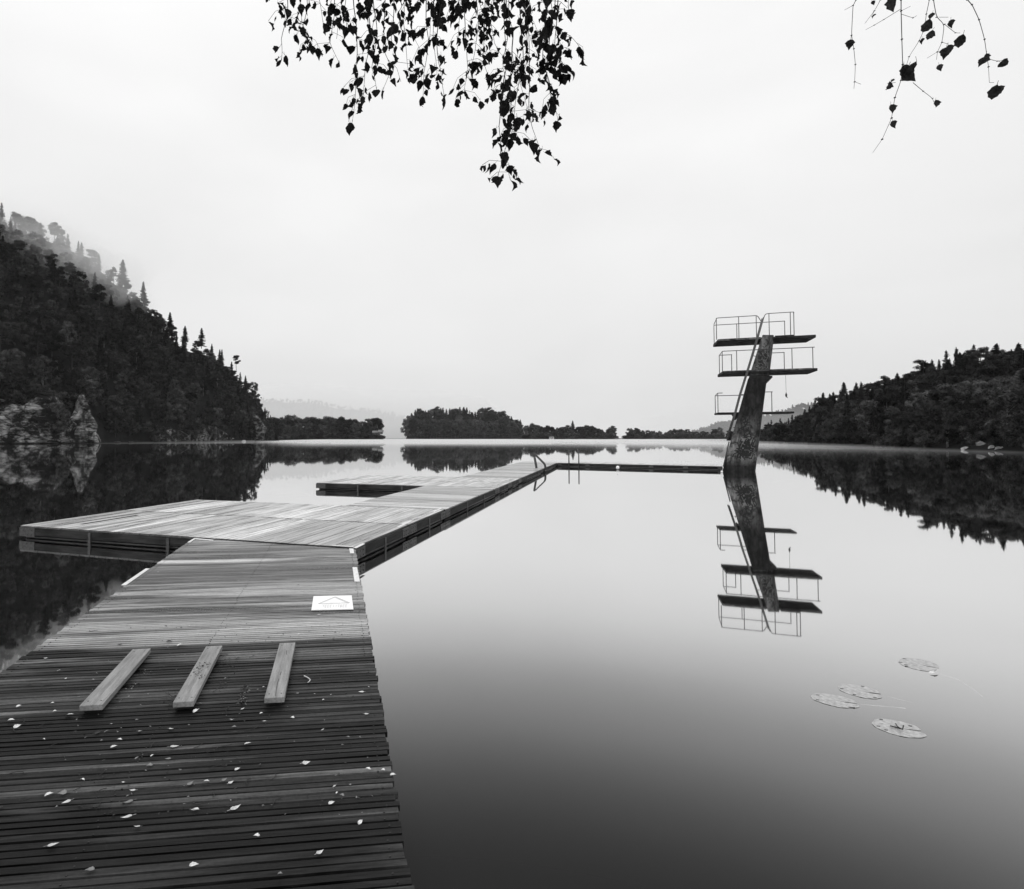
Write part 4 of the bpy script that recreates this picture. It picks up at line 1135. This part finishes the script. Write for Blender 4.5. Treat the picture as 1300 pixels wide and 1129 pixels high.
single('spruce',256,417,440,14,'tall spruce on the falling left skyline',1,1.15)
single('spruce',279,444,455,12,'spruce low on the falling left skyline',3)
single('pine',300,452,476,11,'lopsided pine low on the falling left skyline',0)
single('broadleaf',322,485,500,12,'bushy tree near the right end of the left hill',0)
single('spruce',40,395,300,15,'spruce halfway up the left part of the hill behind a white birch trunk',0)
# bushes along the shores
def bushes(cols,p0,p1,n,seed,txt,smin=.8,smax=1.4,v1=.05):
    r=random.Random(seed)
    for i in range(n):
        px=p0+(p1-p0)*(i+r.random())/n; p=hillpt(cols,px,r.uniform(.004,v1))
        plant('bush',(p.x,p.y,p.z-.3),r.uniform(smin,smax),'low bush at the waterline %s'%txt,'bushes at the waterline %s'%txt)
bushes(LEFT,135,350,30,3,'below the left hill',.9,1.6)
bushes(LEFT,-100,0,8,4,'left of the pale rocks',1,1.6)
for (px,v,s) in ((35,.13,1.6),(52,.12,1.6),(27,.03,.9),(58,.07,1.4),(64,.09,1.5),(80,.08,1.4),(45,.07,.9),(3,.06,1.1),(70,.09,1.8),(92,.10,1.5),(82,.05,1.2),(20,.11,1.3),(60,.05,1.0),(5,.13,1.6)):
    p=hillpt(LEFT,px,v); plant('bush',(p.x,p.y,p.z-.2),s,'bush growing among the pale rocks at the left shore','bushes among the pale rocks at the left shore')

# rocks
import bmesh
def rock(name,label,dims,loc,seed,mat='rock',cuts=16,amp=.10,rz=0,group=None,tilt=(0,0)):
    r=random.Random(seed); bm=bmesh.new(); bmesh.ops.create_icosphere(bm,subdivisions=5,radius=1)
    pl=[]
    for _ in range(cuts):
        n=Vector((r.gauss(0,1),r.gauss(0,1),r.gauss(0,.7))).normalized(); pl.append((n,r.uniform(.55,.85)))
    for v in bm.verts:
        c=v.co.copy()
        for n,dd in pl:
            k=c.dot(n)-dd
            if k>0: c-=n*k
        nz=noise.fractal(c*2.2+Vector((seed,0,0)),1.0,2.0,5)
        st=math.floor(c.z*7+noise.noise(c*1.5)*1.5)/7-c.z
        c+=c.normalized()*nz*amp+Vector((st*.10,0,st*.13))
        v.co=Vector((c.x*dims[0],c.y*dims[1],c.z*dims[2]))
    me=bpy.data.meshes.new(name); bm.to_mesh(me); bm.free()
    o=link(name,me,M[mat],None,tuple(loc),(tilt[0],tilt[1],rz)); tag(o,label,'rock',group); return o
def rockpx(px,ybase,wpx,hpx,d,label,seed,mat='rock',depth=.7,group=None,tilt=(0,0),sink=.35,amp=.1):
    x=(px-520)/F*d; w_=wpx*d/F/1.75; h_=hpx*d/F
    return rock('rock_outcrop',label,(w_,w_*depth,h_/ (1.55-sink) ),(x,d+w_*depth*.3,h_*.22),seed,mat,group=group,tilt=tilt,amp=amp)
def cliff(p0,p1,top,d_of,label,seed,mat='rock',lean=.45,depth=5.0,nu=150,nv=54):
    vs=[];fs=[]
    for j in range(nv+1):
        for i in range(nu+1):
            px=p0+(p1-p0)*i/nu; v=j/nv; d=d_of(px); zt_=T(px,top(px),d+6).z
            z=-.8+(zt_+.8)*v; X=(px-520)/F*d; q=Vector((X+z*.55,z-.2*X,seed))
            f1=noise.voronoi(Vector((q.x*.10,q.y*.16,seed)))[0]; f2=noise.voronoi(Vector((q.x*.26,q.y*.4,seed+5)))[0]
            k=1-abs(2*i/nu-1)**6
            off=(f1[1]-f1[0])*depth*1.1+(f2[1]-f2[0])*1.5+noise.fractal(Vector((X*.2,z*.2,seed)),1,2,4)*.9
            ledge=math.floor(z*.28+noise.noise(Vector((X*.06,z*.1,1)))*1.5)*.9
            vs.append((X+noise.noise(Vector((X*.3,z*.3,2)))*.5, d+z*lean+ledge*.6-off*k+(1-k)*8, z))
    m_=nu+1
    for j in range(nv):
        for i in range(nu): a=j*m_+i; fs.append((a,a+1,a+m_+1,a+m_))
    # thick back so it is a solid
    n=len(vs); row=[(vs[nv*m_+i][0]-3,vs[nv*m_+i][1]+16,vs[nv*m_+i][2]*.9) for i in range(nu+1)]; vs+=row
    for i in range(nu): fs.append((nv*m_+i,nv*m_+i+1,n+i+1,n+i))
    mb=MB(); mb.add(vs,fs); o=mb.build('rock_cliff',M[mat]); tag(o,label,'rock'); return o
tp=sky_interp([(-60,500),(-20,506),(0,512),(6,520),(14,508),(24,501),(40,499),(48,507),(54,520),(62,527),(70,538),(80,535),(88,541),(97,552)])
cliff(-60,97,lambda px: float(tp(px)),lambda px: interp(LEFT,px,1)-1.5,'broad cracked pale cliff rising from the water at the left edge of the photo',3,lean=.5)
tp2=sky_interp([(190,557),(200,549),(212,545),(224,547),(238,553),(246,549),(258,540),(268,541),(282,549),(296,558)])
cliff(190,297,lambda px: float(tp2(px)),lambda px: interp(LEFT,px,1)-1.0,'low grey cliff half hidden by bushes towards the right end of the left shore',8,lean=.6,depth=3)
# triangular slab
d0=255; tri=[T(97,501,d0),T(103.5,500,d0),T(116,528,d0),T(128,548,d0),T(136.5,565,d0),T(86,565,d0),T(92,535,d0)]
bm=bmesh.new(); cx=sum((p.x for p in tri))/7
f=[bm.verts.new((p.x-cx,(-p.z*.0),p.z)) for p in tri]; g_=[bm.verts.new((p.x-cx-9.5,14,p.z*.80)) for p in tri]
bm.faces.new(f); bm.faces.new(g_[::-1])
for i in range(7): j=(i+1)%7; bm.faces.new((f[j],f[i],g_[i],g_[j]))
bmesh.ops.triangulate(bm,faces=bm.faces[:]); bmesh.ops.subdivide_edges(bm,edges=bm.edges[:],cuts=7,use_grid_fill=True)
for v in bm.verts:
    n=noise.fractal(v.co*.16,1,2,5); st=math.floor(v.co.x*.35+v.co.z*.2+noise.noise(v.co*.1)*2)
    v.co.y+= n*2.2+v.co.z*.30+((st%3)-1)*.35; v.co.x+=n*.6; v.co.z+=noise.noise(v.co*.3)*.4
bmesh.ops.recalc_face_normals(bm,faces=bm.faces[:])
me=bpy.data.meshes.new('rock_slab'); bm.to_mesh(me); bm.free()
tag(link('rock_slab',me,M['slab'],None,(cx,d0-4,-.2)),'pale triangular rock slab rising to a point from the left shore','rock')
rockpx(326,559,24,40,452,'dark upright cliff at the right end of the left hill',8)
p=G(300.5,561,0); rock('boulder','small bright white boulder at the waterline of the left shore',(1.6,1.2,1.3),(p.x+0,392,.3),9,'stone')
for i,(px,w_) in enumerate(((25,30),(60,26),(150,12),(168,10),(84,16))):
    d=interp(LEFT,px,1)-3; x=(px-520)/F*d; rock('shore_ledge','flat pale ledge just above the water of the left shore',(w_*d/F*.6,2.2,.5),(x,d,.25),30+i,'slab',group='flat ledges along the left waterline',amp=.15)

for i,(px,y,w_,h_) in enumerate(((113,482,2.4,3.4),(119,488,2.6,2.0),(12,545,2.6,2))):
    d=interp(LEFT,px,1)+7+(562-y)*.12; q=T(px,y,d); rock('rock_outcrop','broken pale rock among the bushes of the left cliff',(w_,w_*.8,h_),tuple(q),70+i,'slab' if i%2==0 else 'rock',group='broken rocks of the left cliff',amp=.22,rz=i,tilt=(.2,.3*math.sin(i*2)))
for (px,v,s) in ((-8,.06,1.5),(10,.035,.7),(20,.05,.9),(33,.045,.8),(49,.02,.9),(52,.05,1.2),(66,.06,1.3),(76,.03,1.0),(90,.04,1.0),(-20,.04,1.6),(-35,.08,1.7),(14,.08,1.8),(40,.075,1.5),(128,.06,1.5),(100,.13,1.9),(112,.12,1.6)):
    p=hillpt(LEFT,px,v); plant('bush',(p.x,p.y,p.z-.2),s,'bush growing among the pale rocks at the left shore','bushes among the pale rocks at the left shore')
UG=[]
for k in range(4):
    rs=np.random.RandomState(700+k); q_=[clump(rs,np.array([rs.uniform(-1.6,1.6),rs.uniform(-1.6,1.6),rs.uniform(.5,2.4)]),1.0,.85,110) for _ in range(9)]
    UG.append(np.concatenate(q_))
def undergrowth(pts,label,smin,smax,seed):
    r=random.Random(seed); out=[]
    for p,px,v in pts:
        b=UG[r.randrange(4)].copy(); s_=r.uniform(smin,smax); a_=r.uniform(0,6.28); c,d=math.cos(a_),math.sin(a_); R=np.array([[c,d,0],[-d,c,0],[0,0,1]])
        b[:,:3]=(b[:,:3]@R)*s_+np.array(p); b[:,3:]=b[:,3:]@R; out.append(b)
    me=mk_mesh('undergrowth',quads_mesh('u',np.concatenate(out),.46,1.1,0)); tag(link('undergrowth',me,M['bush']),label,'undergrowth',kind='stuff')
undergrowth(scatter(LEFT,-60,345,5.0,17,.05,.97,420,skipL),'undergrowth filling the gaps between the trees of the left hill',.9,1.7,91)
# right hill
RIGHT=[(880,420,560,-1),(895,400,520,1),(920,330,470,1),(965,232,410,1.5),(1009,192,365,5),(1045,172,325,11),(1087,152,285,17),(1139,129,255,18),(1175,116,235,20),(1226,102,218,22),(1300,91,200,23),(1400,84,190,30),(1700,66,160,40)]
hill(RIGHT,'hill',120,40,.9)
rt=random.Random(12)
pts=scatter(RIGHT,925,1400,6.6,2,.01,1.03,330,lambda px,v: v<.06 and 1205<px<1300)
print('right trees',len(pts))
for p,px,v in pts:
    x=rt.random()
    if v>.7: kind='spruce' if x<.45 else 'pine' if x<.85 else 'broadleaf'
    elif v<.25: kind='broadleaf' if x<.45 else 'birch' if x<.65 else 'spruce' if x<.9 else 'pine'
    else: kind='spruce' if x<.5 else 'broadleaf' if x<.75 else 'pine'
    band='along the foot of' if v<.3 else 'halfway up' if v<.7 else 'on the crest of'
    side='far left end' if px<1050 else 'middle' if px<1180 else 'right part'
    lb='%s %s the right hill, %s of the slope'%({'spruce':'dark pointed spruce','pine':'flat-topped pine','broadleaf':'round-crowned broadleaf tree','birch':'pale-trunked birch'}[kind],band,side)
    s=rt.uniform(.62,.85)*(.62 if px<975 else .78 if px<1020 else 1)
    plant(kind,p-Vector((0,0,.5)),s,lb,lb.replace('spruce ','spruces ').replace('pine ','pines ').replace('tree ','trees ').replace('birch ','birches '))
undergrowth(scatter(RIGHT,960,1340,4.2,18,.03,.9,220),'undergrowth filling the gaps between the trees of the right hill',.7,1.2,92)
single('spruce',1264,438,196,13,'tall pointed spruce on the right skyline, left of the one at the edge',1,1.2)
single('spruce',1293,436.5,192,13,'tall pointed spruce on the skyline nearest the right edge',0,1.1)
single('pine',1228,447,205,11,'broken-topped pine on the right skyline, left of the tall spruce',2)
single('spruce',1071,486,288,12,'slim spruce above the low left end of the right skyline',2)
single('spruce',1087,486,280,12,'slim spruce next to its twin on the right skyline',3)
single('spruce',1045,499,318,10,'small spruce at the low left end of the right skyline',2)
single('spruce',1139,474,255,11,'spruce at the middle of the right skyline',0)
single('broadleaf',1205,490,122,10,'pale round-crowned tree standing out on the lower right slope',1,1.1)
single('broadleaf',1047,545,178,4.5,'small pale tree at the waterline below the right hill',0,1.3)
bushes(RIGHT,930,1205,26,6,'below the right hill',.6,1.1)
bushes(RIGHT,1300,1400,6,7,'right of the stony shore',.8,1.2)
for (px,v,s) in ((1212,.04,.7),(1225,.05,.8),(1240,.055,.8),(1255,.05,.7),(1268,.06,.8),(1285,.05,.8),(1297,.04,.8)):
    p=hillpt(RIGHT,px,v); plant('bush',(p.x,p.y,p.z-.2),s,'low bush on the stony shore at the far right','bushes on the stony shore at the far right')
for (px,v,s) in ((1210,.10,.9),(1218,.07,.9),(1228,.11,1.0),(1236,.08,.9),(1246,.10,1.0),(1256,.12,1.1),(1264,.09,1.0),(1274,.11,1.1),(1284,.09,1.0),(1292,.10,1.0),(1300,.07,1.1),(1220,.02,.45),(1234,.02,.4),(1264,.025,.5),(1280,.02,.5),(1292,.02,.6)):
    p=hillpt(RIGHT,px,v); plant('bush',(p.x,p.y,p.z-.2),s,'low bush on the stony shore at the far right','bushes on the stony shore at the far right')
for i,(px,y,w_,h_,lb) in enumerate(((1241,566,1.0,.8,'pale slanted boulder, left one of the pair under the far right bushes'),(1247,567,1.3,.8,'pale slanted boulder, right one of the pair under the far right bushes'),(1258,569,.5,.4,'small pale stone right of the slanted pair'),(1269,571,.9,.5,'white boulder at the waterline by the right edge'),(1226,570.5,1.2,.35,'flat stone at the waterline left of the slanted pair'))):
    d=interp(RIGHT,px,1)+ (4 if i<2 else 1.5); x=(px-520)/F*d; z=T(px,y,d).z
    rock('boulder',lb,(w_,w_*.7,h_),(x,d,z+.1),50+i,'stone',cuts=14,tilt=(.3,.4 if i<2 else 0))
d=interp(RIGHT,1250,1)+9
fr=empty('low_railing',tuple(T(1251,559,d))); tag(fr,'low pale railing among bushes above the far right shore','railing')
for k in range(4):
    mb=MB(); mb.tube([(-1.7+k*1.15,0,-.9),(-1.7+k*1.15,0,.35)],.05,6); mb.build('post',M['stalk'],fr)
mb=MB(); mb.tube([(-1.8,0,.35),(1.8,0,.42)],.05,6); mb.build('top_bar',M['stalk'],fr)

# ---------------------------------------------------------------- far shores, island
def low(px0,px1,d,zr,depth=60,n=60,name='hill',prof=None):
    cols=[]
    for i in range(n+1):
        t=i/n; e=min(1,22*t,22*(1-t)); px=px0+(px1-px0)*t
        z=(prof(px) if prof else zr)*e**.6; cols.append((px,d+ (1-e)*6,d+depth,z))
    cols[0]=(px0,d+6,d+depth,-1); cols[-1]=(px1,d+6,d+depth,-1)
    hill(cols,name,n,12,.8); return cols
rt=random.Random(31)
def wood_band(cols,px0,px1,rows,step,ytab,d,kinds,lbl,grp,scale_h=None,seed=0,frontkind=None,jit=.12):
    """rows of trees; back row reaches the skyline ytab"""
    yf=sky_interp(ytab)
    for rI in range(rows):
        px=px0+rt.uniform(0,step); v=.05+.85*rI/max(1,rows-1) if rows>1 else .3
        while px<px1:
            k=rt.choice(kinds) if not (frontkind and rI==0) else frontkind
            p=hillpt(cols,px,v); 
            ztop=T(px,yf(px),p.y).z; hh=(ztop-p.z)*rt.uniform(1-jit*2.2,1.04) if rI==rows-1 else (ztop-p.z)*rt.uniform(.55,.92)
            hh=max(hh,5); pi=rt.randrange(len(PROTO[k])); s=hh/PROTO[k][pi][2]
            s=min(s,2.4)
            nm={'spruce':'pointed spruce','pine':'dark pine','broadleaf':'round-crowned tree','birch':'birch'}[k]
            lb='%s %s'%(nm,lbl); plant(k,p-Vector((0,0,.4)),s,lb,lb.replace(nm,nm+'s'),pi=pi,widen=rt.uniform(1.15,1.7) if k=='spruce' else 1.0)
            px+=step*rt.uniform(.7,1.3)
def belt(cols,px0,px1,step,s,txt):
    px=px0
    while px<px1:
        p=hillpt(cols,px,.03); plant('bush',p-Vector((0,0,.5)),s*rt.uniform(.8,1.25),'bush under the trees %s'%txt,'bushes under the trees %s'%txt,widen=1.6); px+=step*rt.uniform(.7,1.2)
c1=low(334,488,620,2,70)
belt(c1,337,481,4.2,1.9,'on the far shore left of the island')
wood_band(c1,338,480,3,8.0,[(338,528),(360,526),(380,530),(398,525),(415,530),(430,527),(445,528),(455,532),(475,529),(485,537),(487,545)],620,['broadleaf'],'in the far row between left hill and island',None)
single('broadleaf',478,529,632,22,'big round tree ending the far left row of trees',2,1.0)
isl=sky_interp([(516,9),(524,20),(545,26),(600,30),(630,24),(662,12)])
c2=low(514,665,940,0,110,60,'island',lambda px: float(isl(px)))
wood_band(c2,517,661,4,3.9,[(517,529),(521,522),(530,519),(545,520),(552,517),(575,518),(590,516.5),(600,522),(618,517),(628,520),(640,524),(650,528),(662,534)],940,['spruce','pine','spruce','broadleaf','spruce'],'on the wooded island in the centre distance',None,frontkind='broadleaf',jit=.05)
c3=low(655,790,730,2,70)
belt(c3,669,781,4.0,2.1,'on the far shore right of the island')
wood_band(c3,669,780,3,7.0,[(660,545),(672,538),(690,538),(715,538),(725,543),(735,540),(750,538),(765,543),(778,541),(786,547)],730,['broadleaf','broadleaf','pine'],'in the far row just right of the island',None)
single('spruce',727,534.5,760,21,'single spruce poking above the row right of the island',0)
c4=low(786,925,800,2,80)
belt(c4,797,918,4.0,2.1,'far behind the cross pier')
wood_band(c4,797,918,3,7.0,[(792,545),(800,541),(815,544),(835,546),(850,545),(865,543),(880,545),(895,548),(905,544),(918,543)],800,['broadleaf'],'in the low far row behind the cross pier',None)
# thin far shoreline closing the gaps
low(300,1100,1500,3,120,40)
# hazy hills far away with their woods as one mass
def far_wood(cols,px0,px1,n,seed,hmin,hmax,label,vmin=.2):
    rs=np.random.RandomState(seed); out=[]; r=random.Random(seed)
    base=spruce_pts(12,3.0,5,3); base=base[rs.choice(len(base),300,replace=False)]
    rb_=np.concatenate([clump(rs,np.array([r.uniform(-2,2),r.uniform(-2,2),r.uniform(4,10)]),2.6,.8,45) for _ in range(6)])
    for i in range(n):
        px=r.uniform(px0,px1); p=hillpt(cols,px,r.uniform(vmin,1.02)); s=r.uniform(hmin,hmax)/12
        b=(base if r.random()<.6 else rb_)[:,:3]*s; out.append(b+np.array(p))
    C=np.concatenate(out); me=mk_mesh('forest',quads_mesh('f',C,1.9,1.1,0)); o=link('forest',me,M['spruce']); tag(o,label,'forest',kind='stuff')
FR=[(860,1180,1400,-1),(885,1160,1400,10),(905,1150,1400,25),(935,1150,1400,38),(976,1150,1400,52),(1028,1150,1400,76),(1100,1150,1400,95),(1300,1150,1400,100),(1500,1150,1400,90)]
hill(FR,'hill',80,24); far_wood(FR,880,1080,520,3,11,16,'hazy wooded hill far behind the diving tower')
FLH=[(-200,2300,2700,150),(200,2300,2700,165),(345,2300,2700,172),(400,2300,2700,165),(430,2300,2700,138),(470,2300,2700,128),(500,2300,2700,108),(525,2300,2700,78),(560,2300,2700,25),(620,2300,2700,5)]
hill(FLH,'hill',100,24); far_wood(FLH,330,560,520,4,14,22,'faint wooded ridge almost lost in mist beyond the left shore',.5)
# cabins on the far shores
def cabin(px,ybase,d,w_,dp,h_,rh,label,wall,roof):
    x=(px-520)/F*d; z=T(px,ybase,d).z; o=empty('cabin',(x,d,z),rt.uniform(-.2,.2)); tag(o,label,'house')
    mb=MB(); mb.box(-w_/2,w_/2,0,dp,-1,h_); mb.build('wall',M[wall],o)
    mb=MB(); ov=.4
    mb.add([(-w_/2-ov,-ov,h_-.05),(w_/2+ov,-ov,h_-.05),(w_/2+ov,dp/2,h_+rh),(-w_/2-ov,dp/2,h_+rh),(-w_/2-ov,dp+ov,h_-.05),(w_/2+ov,dp+ov,h_-.05)],[(0,1,2,3),(3,2,5,4),(0,3,4),(1,5,2),(0,4,5,1)]); mb.build('roof',M[roof],o)
    for xx in (-w_*.28,w_*.2):
        mb=MB(); mb.box(xx-.5,xx+.5,-.06,-.003,h_*.35,h_*.8); mb.build('window',M['rail'],o)
    mb=MB(); mb.box(-.4,.4,-.05,-.002,-.2,h_*.75); mb.build('door',M['roof'],o)
cabin(475.5,550.5,612,4.6,4,1.0,2.0,'left of two pale-roofed cabins at the far left shore trees','wallg','rooflight')
cabin(482.5,550,608,4,4,1.0,2.4,'right of two pale-roofed cabins at the far left shore trees','wallg','rooflight')
cabin(700.5,557.6,722,5,4,2.4,1.4,'white cabin under the trees right of the island','wall','roof')
cabin(781,558.3,722,5.5,4,1.4,.6,'low pale boathouse at the end of the trees behind the cross pier','wallg','rooflight')

# ---------------------------------------------------------------- haze and mist
mb=MB(); mb.box(-3600,3600,-300,3600,-2.2,330)
hz=mb.build('haze',volume('haze_air',4e-5,.0)); tag(hz,'thin pale haze filling the air over the lake','haze',kind='stuff')
def bank(c,rad,dens,label,name='mist',rot=(0,0,0),g=0.0):
    bm=bmesh.new(); bmesh.ops.create_icosphere(bm,subdivisions=5,radius=1)
    for v in bm.verts:
        k=1+.16*noise.noise(v.co*2.1+Vector(c)*.01)+.07*noise.noise(v.co*5)
        v.co=Vector((v.co.x*rad[0]*k,v.co.y*rad[1]*k,v.co.z*rad[2]*k))
    me=bpy.data.meshes.new(name); bm.to_mesh(me); bm.free()
    o=link(name,me,volume(name,dens,g),None,c,rot); tag(o,label,'mist',kind='stuff'); return o
# low mist lying on the far water (flat lens)
def lens(cx,cy,rx,ry,h,dens,label):
    mb=MB(); n=72; rings=[(1,.0),(.97,.3),(.9,.62),(.75,.86),(.5,1),(0,1.05)]
    vs=[];fs=[]
    for (k,hh) in rings[:-1]:
        for i in range(n):
            t=2*math.pi*i/n; vs.append((rx*k*math.cos(t),ry*k*math.sin(t),.01+h*hh))
    vs.append((0,0,.01+h*1.05)); top_=len(vs)-1
    for q in range(len(rings)-2):
        for i in range(n): a=q*n+i; b=q*n+(i+1)%n; fs.append((a,b,b+n,a+n))
    q=len(rings)-2
    for i in range(n): fs.append((q*n+i,q*n+(i+1)%n,top_))
    fs.append(tuple(range(n))[::-1])
    mb.add(vs,fs); o=mb.build('mist',volume('lake_mist',dens),None,(cx,cy,0)); tag(o,label,'mist',kind='stuff')
def sheet(p0,p1,d0,d1,h,dens,label,ed=.18,nu=60,nv=40,nearw=.35):
    vs=[];fs=[]
    sm=lambda t:(lambda q:q*q*(3-2*q))(min(1,max(0,t)))
    for j in range(nv+1):
        for i in range(nu+1):
            u=i/nu; v=(j/nv)**1.6; px=p0+(p1-p0)*u; d=d0+(d1-d0)*v
            hh=h*sm(u/ed)*sm((1-u)/ed)*sm(v/nearw)*sm((1-v)/.1)*(1+.12*noise.noise(Vector((px*.02,d*.01,0))))
            vs.append(((px-520)/F*d,d,.012+hh))
    m_=nu+1; n=len(vs)
    for j in range(nv):
        for i in range(nu): a=j*m_+i; fs.append((a,a+1,a+m_+1,a+m_))
    vs+=[(v[0],v[1],.008) for v in vs]; fs+=[tuple(q+n for q in f[::-1]) for f in fs]
    mb=MB(); mb.add(vs,fs); o=mb.build('mist',volume('lake_mist',dens)); tag(o,label,'mist',kind='stuff')
sheet(322,1270,100,1350,1.35,.014,'white mist lying low on the far water',.1,nearw=.30)
sheet(700,1500,52,420,1.1,.006,'thin mist along the foot of the right hill',.25,nearw=.5)
sheet(60,420,200,560,.8,.002,'faint mist along the foot of the left hill',.3,nearw=.5)
# mist clinging to the top of the left hill
def at(px,y,d): q=T(px,y,d); return (q.x,q.y,q.z)
bank(at(30,330,338),(52,20,24),.012,'mist rolling through the trees at the top of the left hill')
bank(at(105,352,352),(42,20,19),.011,'mist drifting down the upper slope of the left hill')
bank(at(60,318,352),(80,24,38),.0035,'faint mist veiling the whole upper left hill')
bank(at(10,295,345),(44,26,18),.004,'thin mist over the crest at the upper left')
bank(at(150,385,378),(26,18,9),.008,'wisp of mist behind the lone spruce of the left hill')
# mist banks in the far valley
bank(at(430,545,1700),(520,420,120),.0027,'mist bank filling the valley in front of the faint ridge')
bank(at(985,560,1000),(260,90,70),.0022,'pale mist in front of the hazy hill behind the tower')
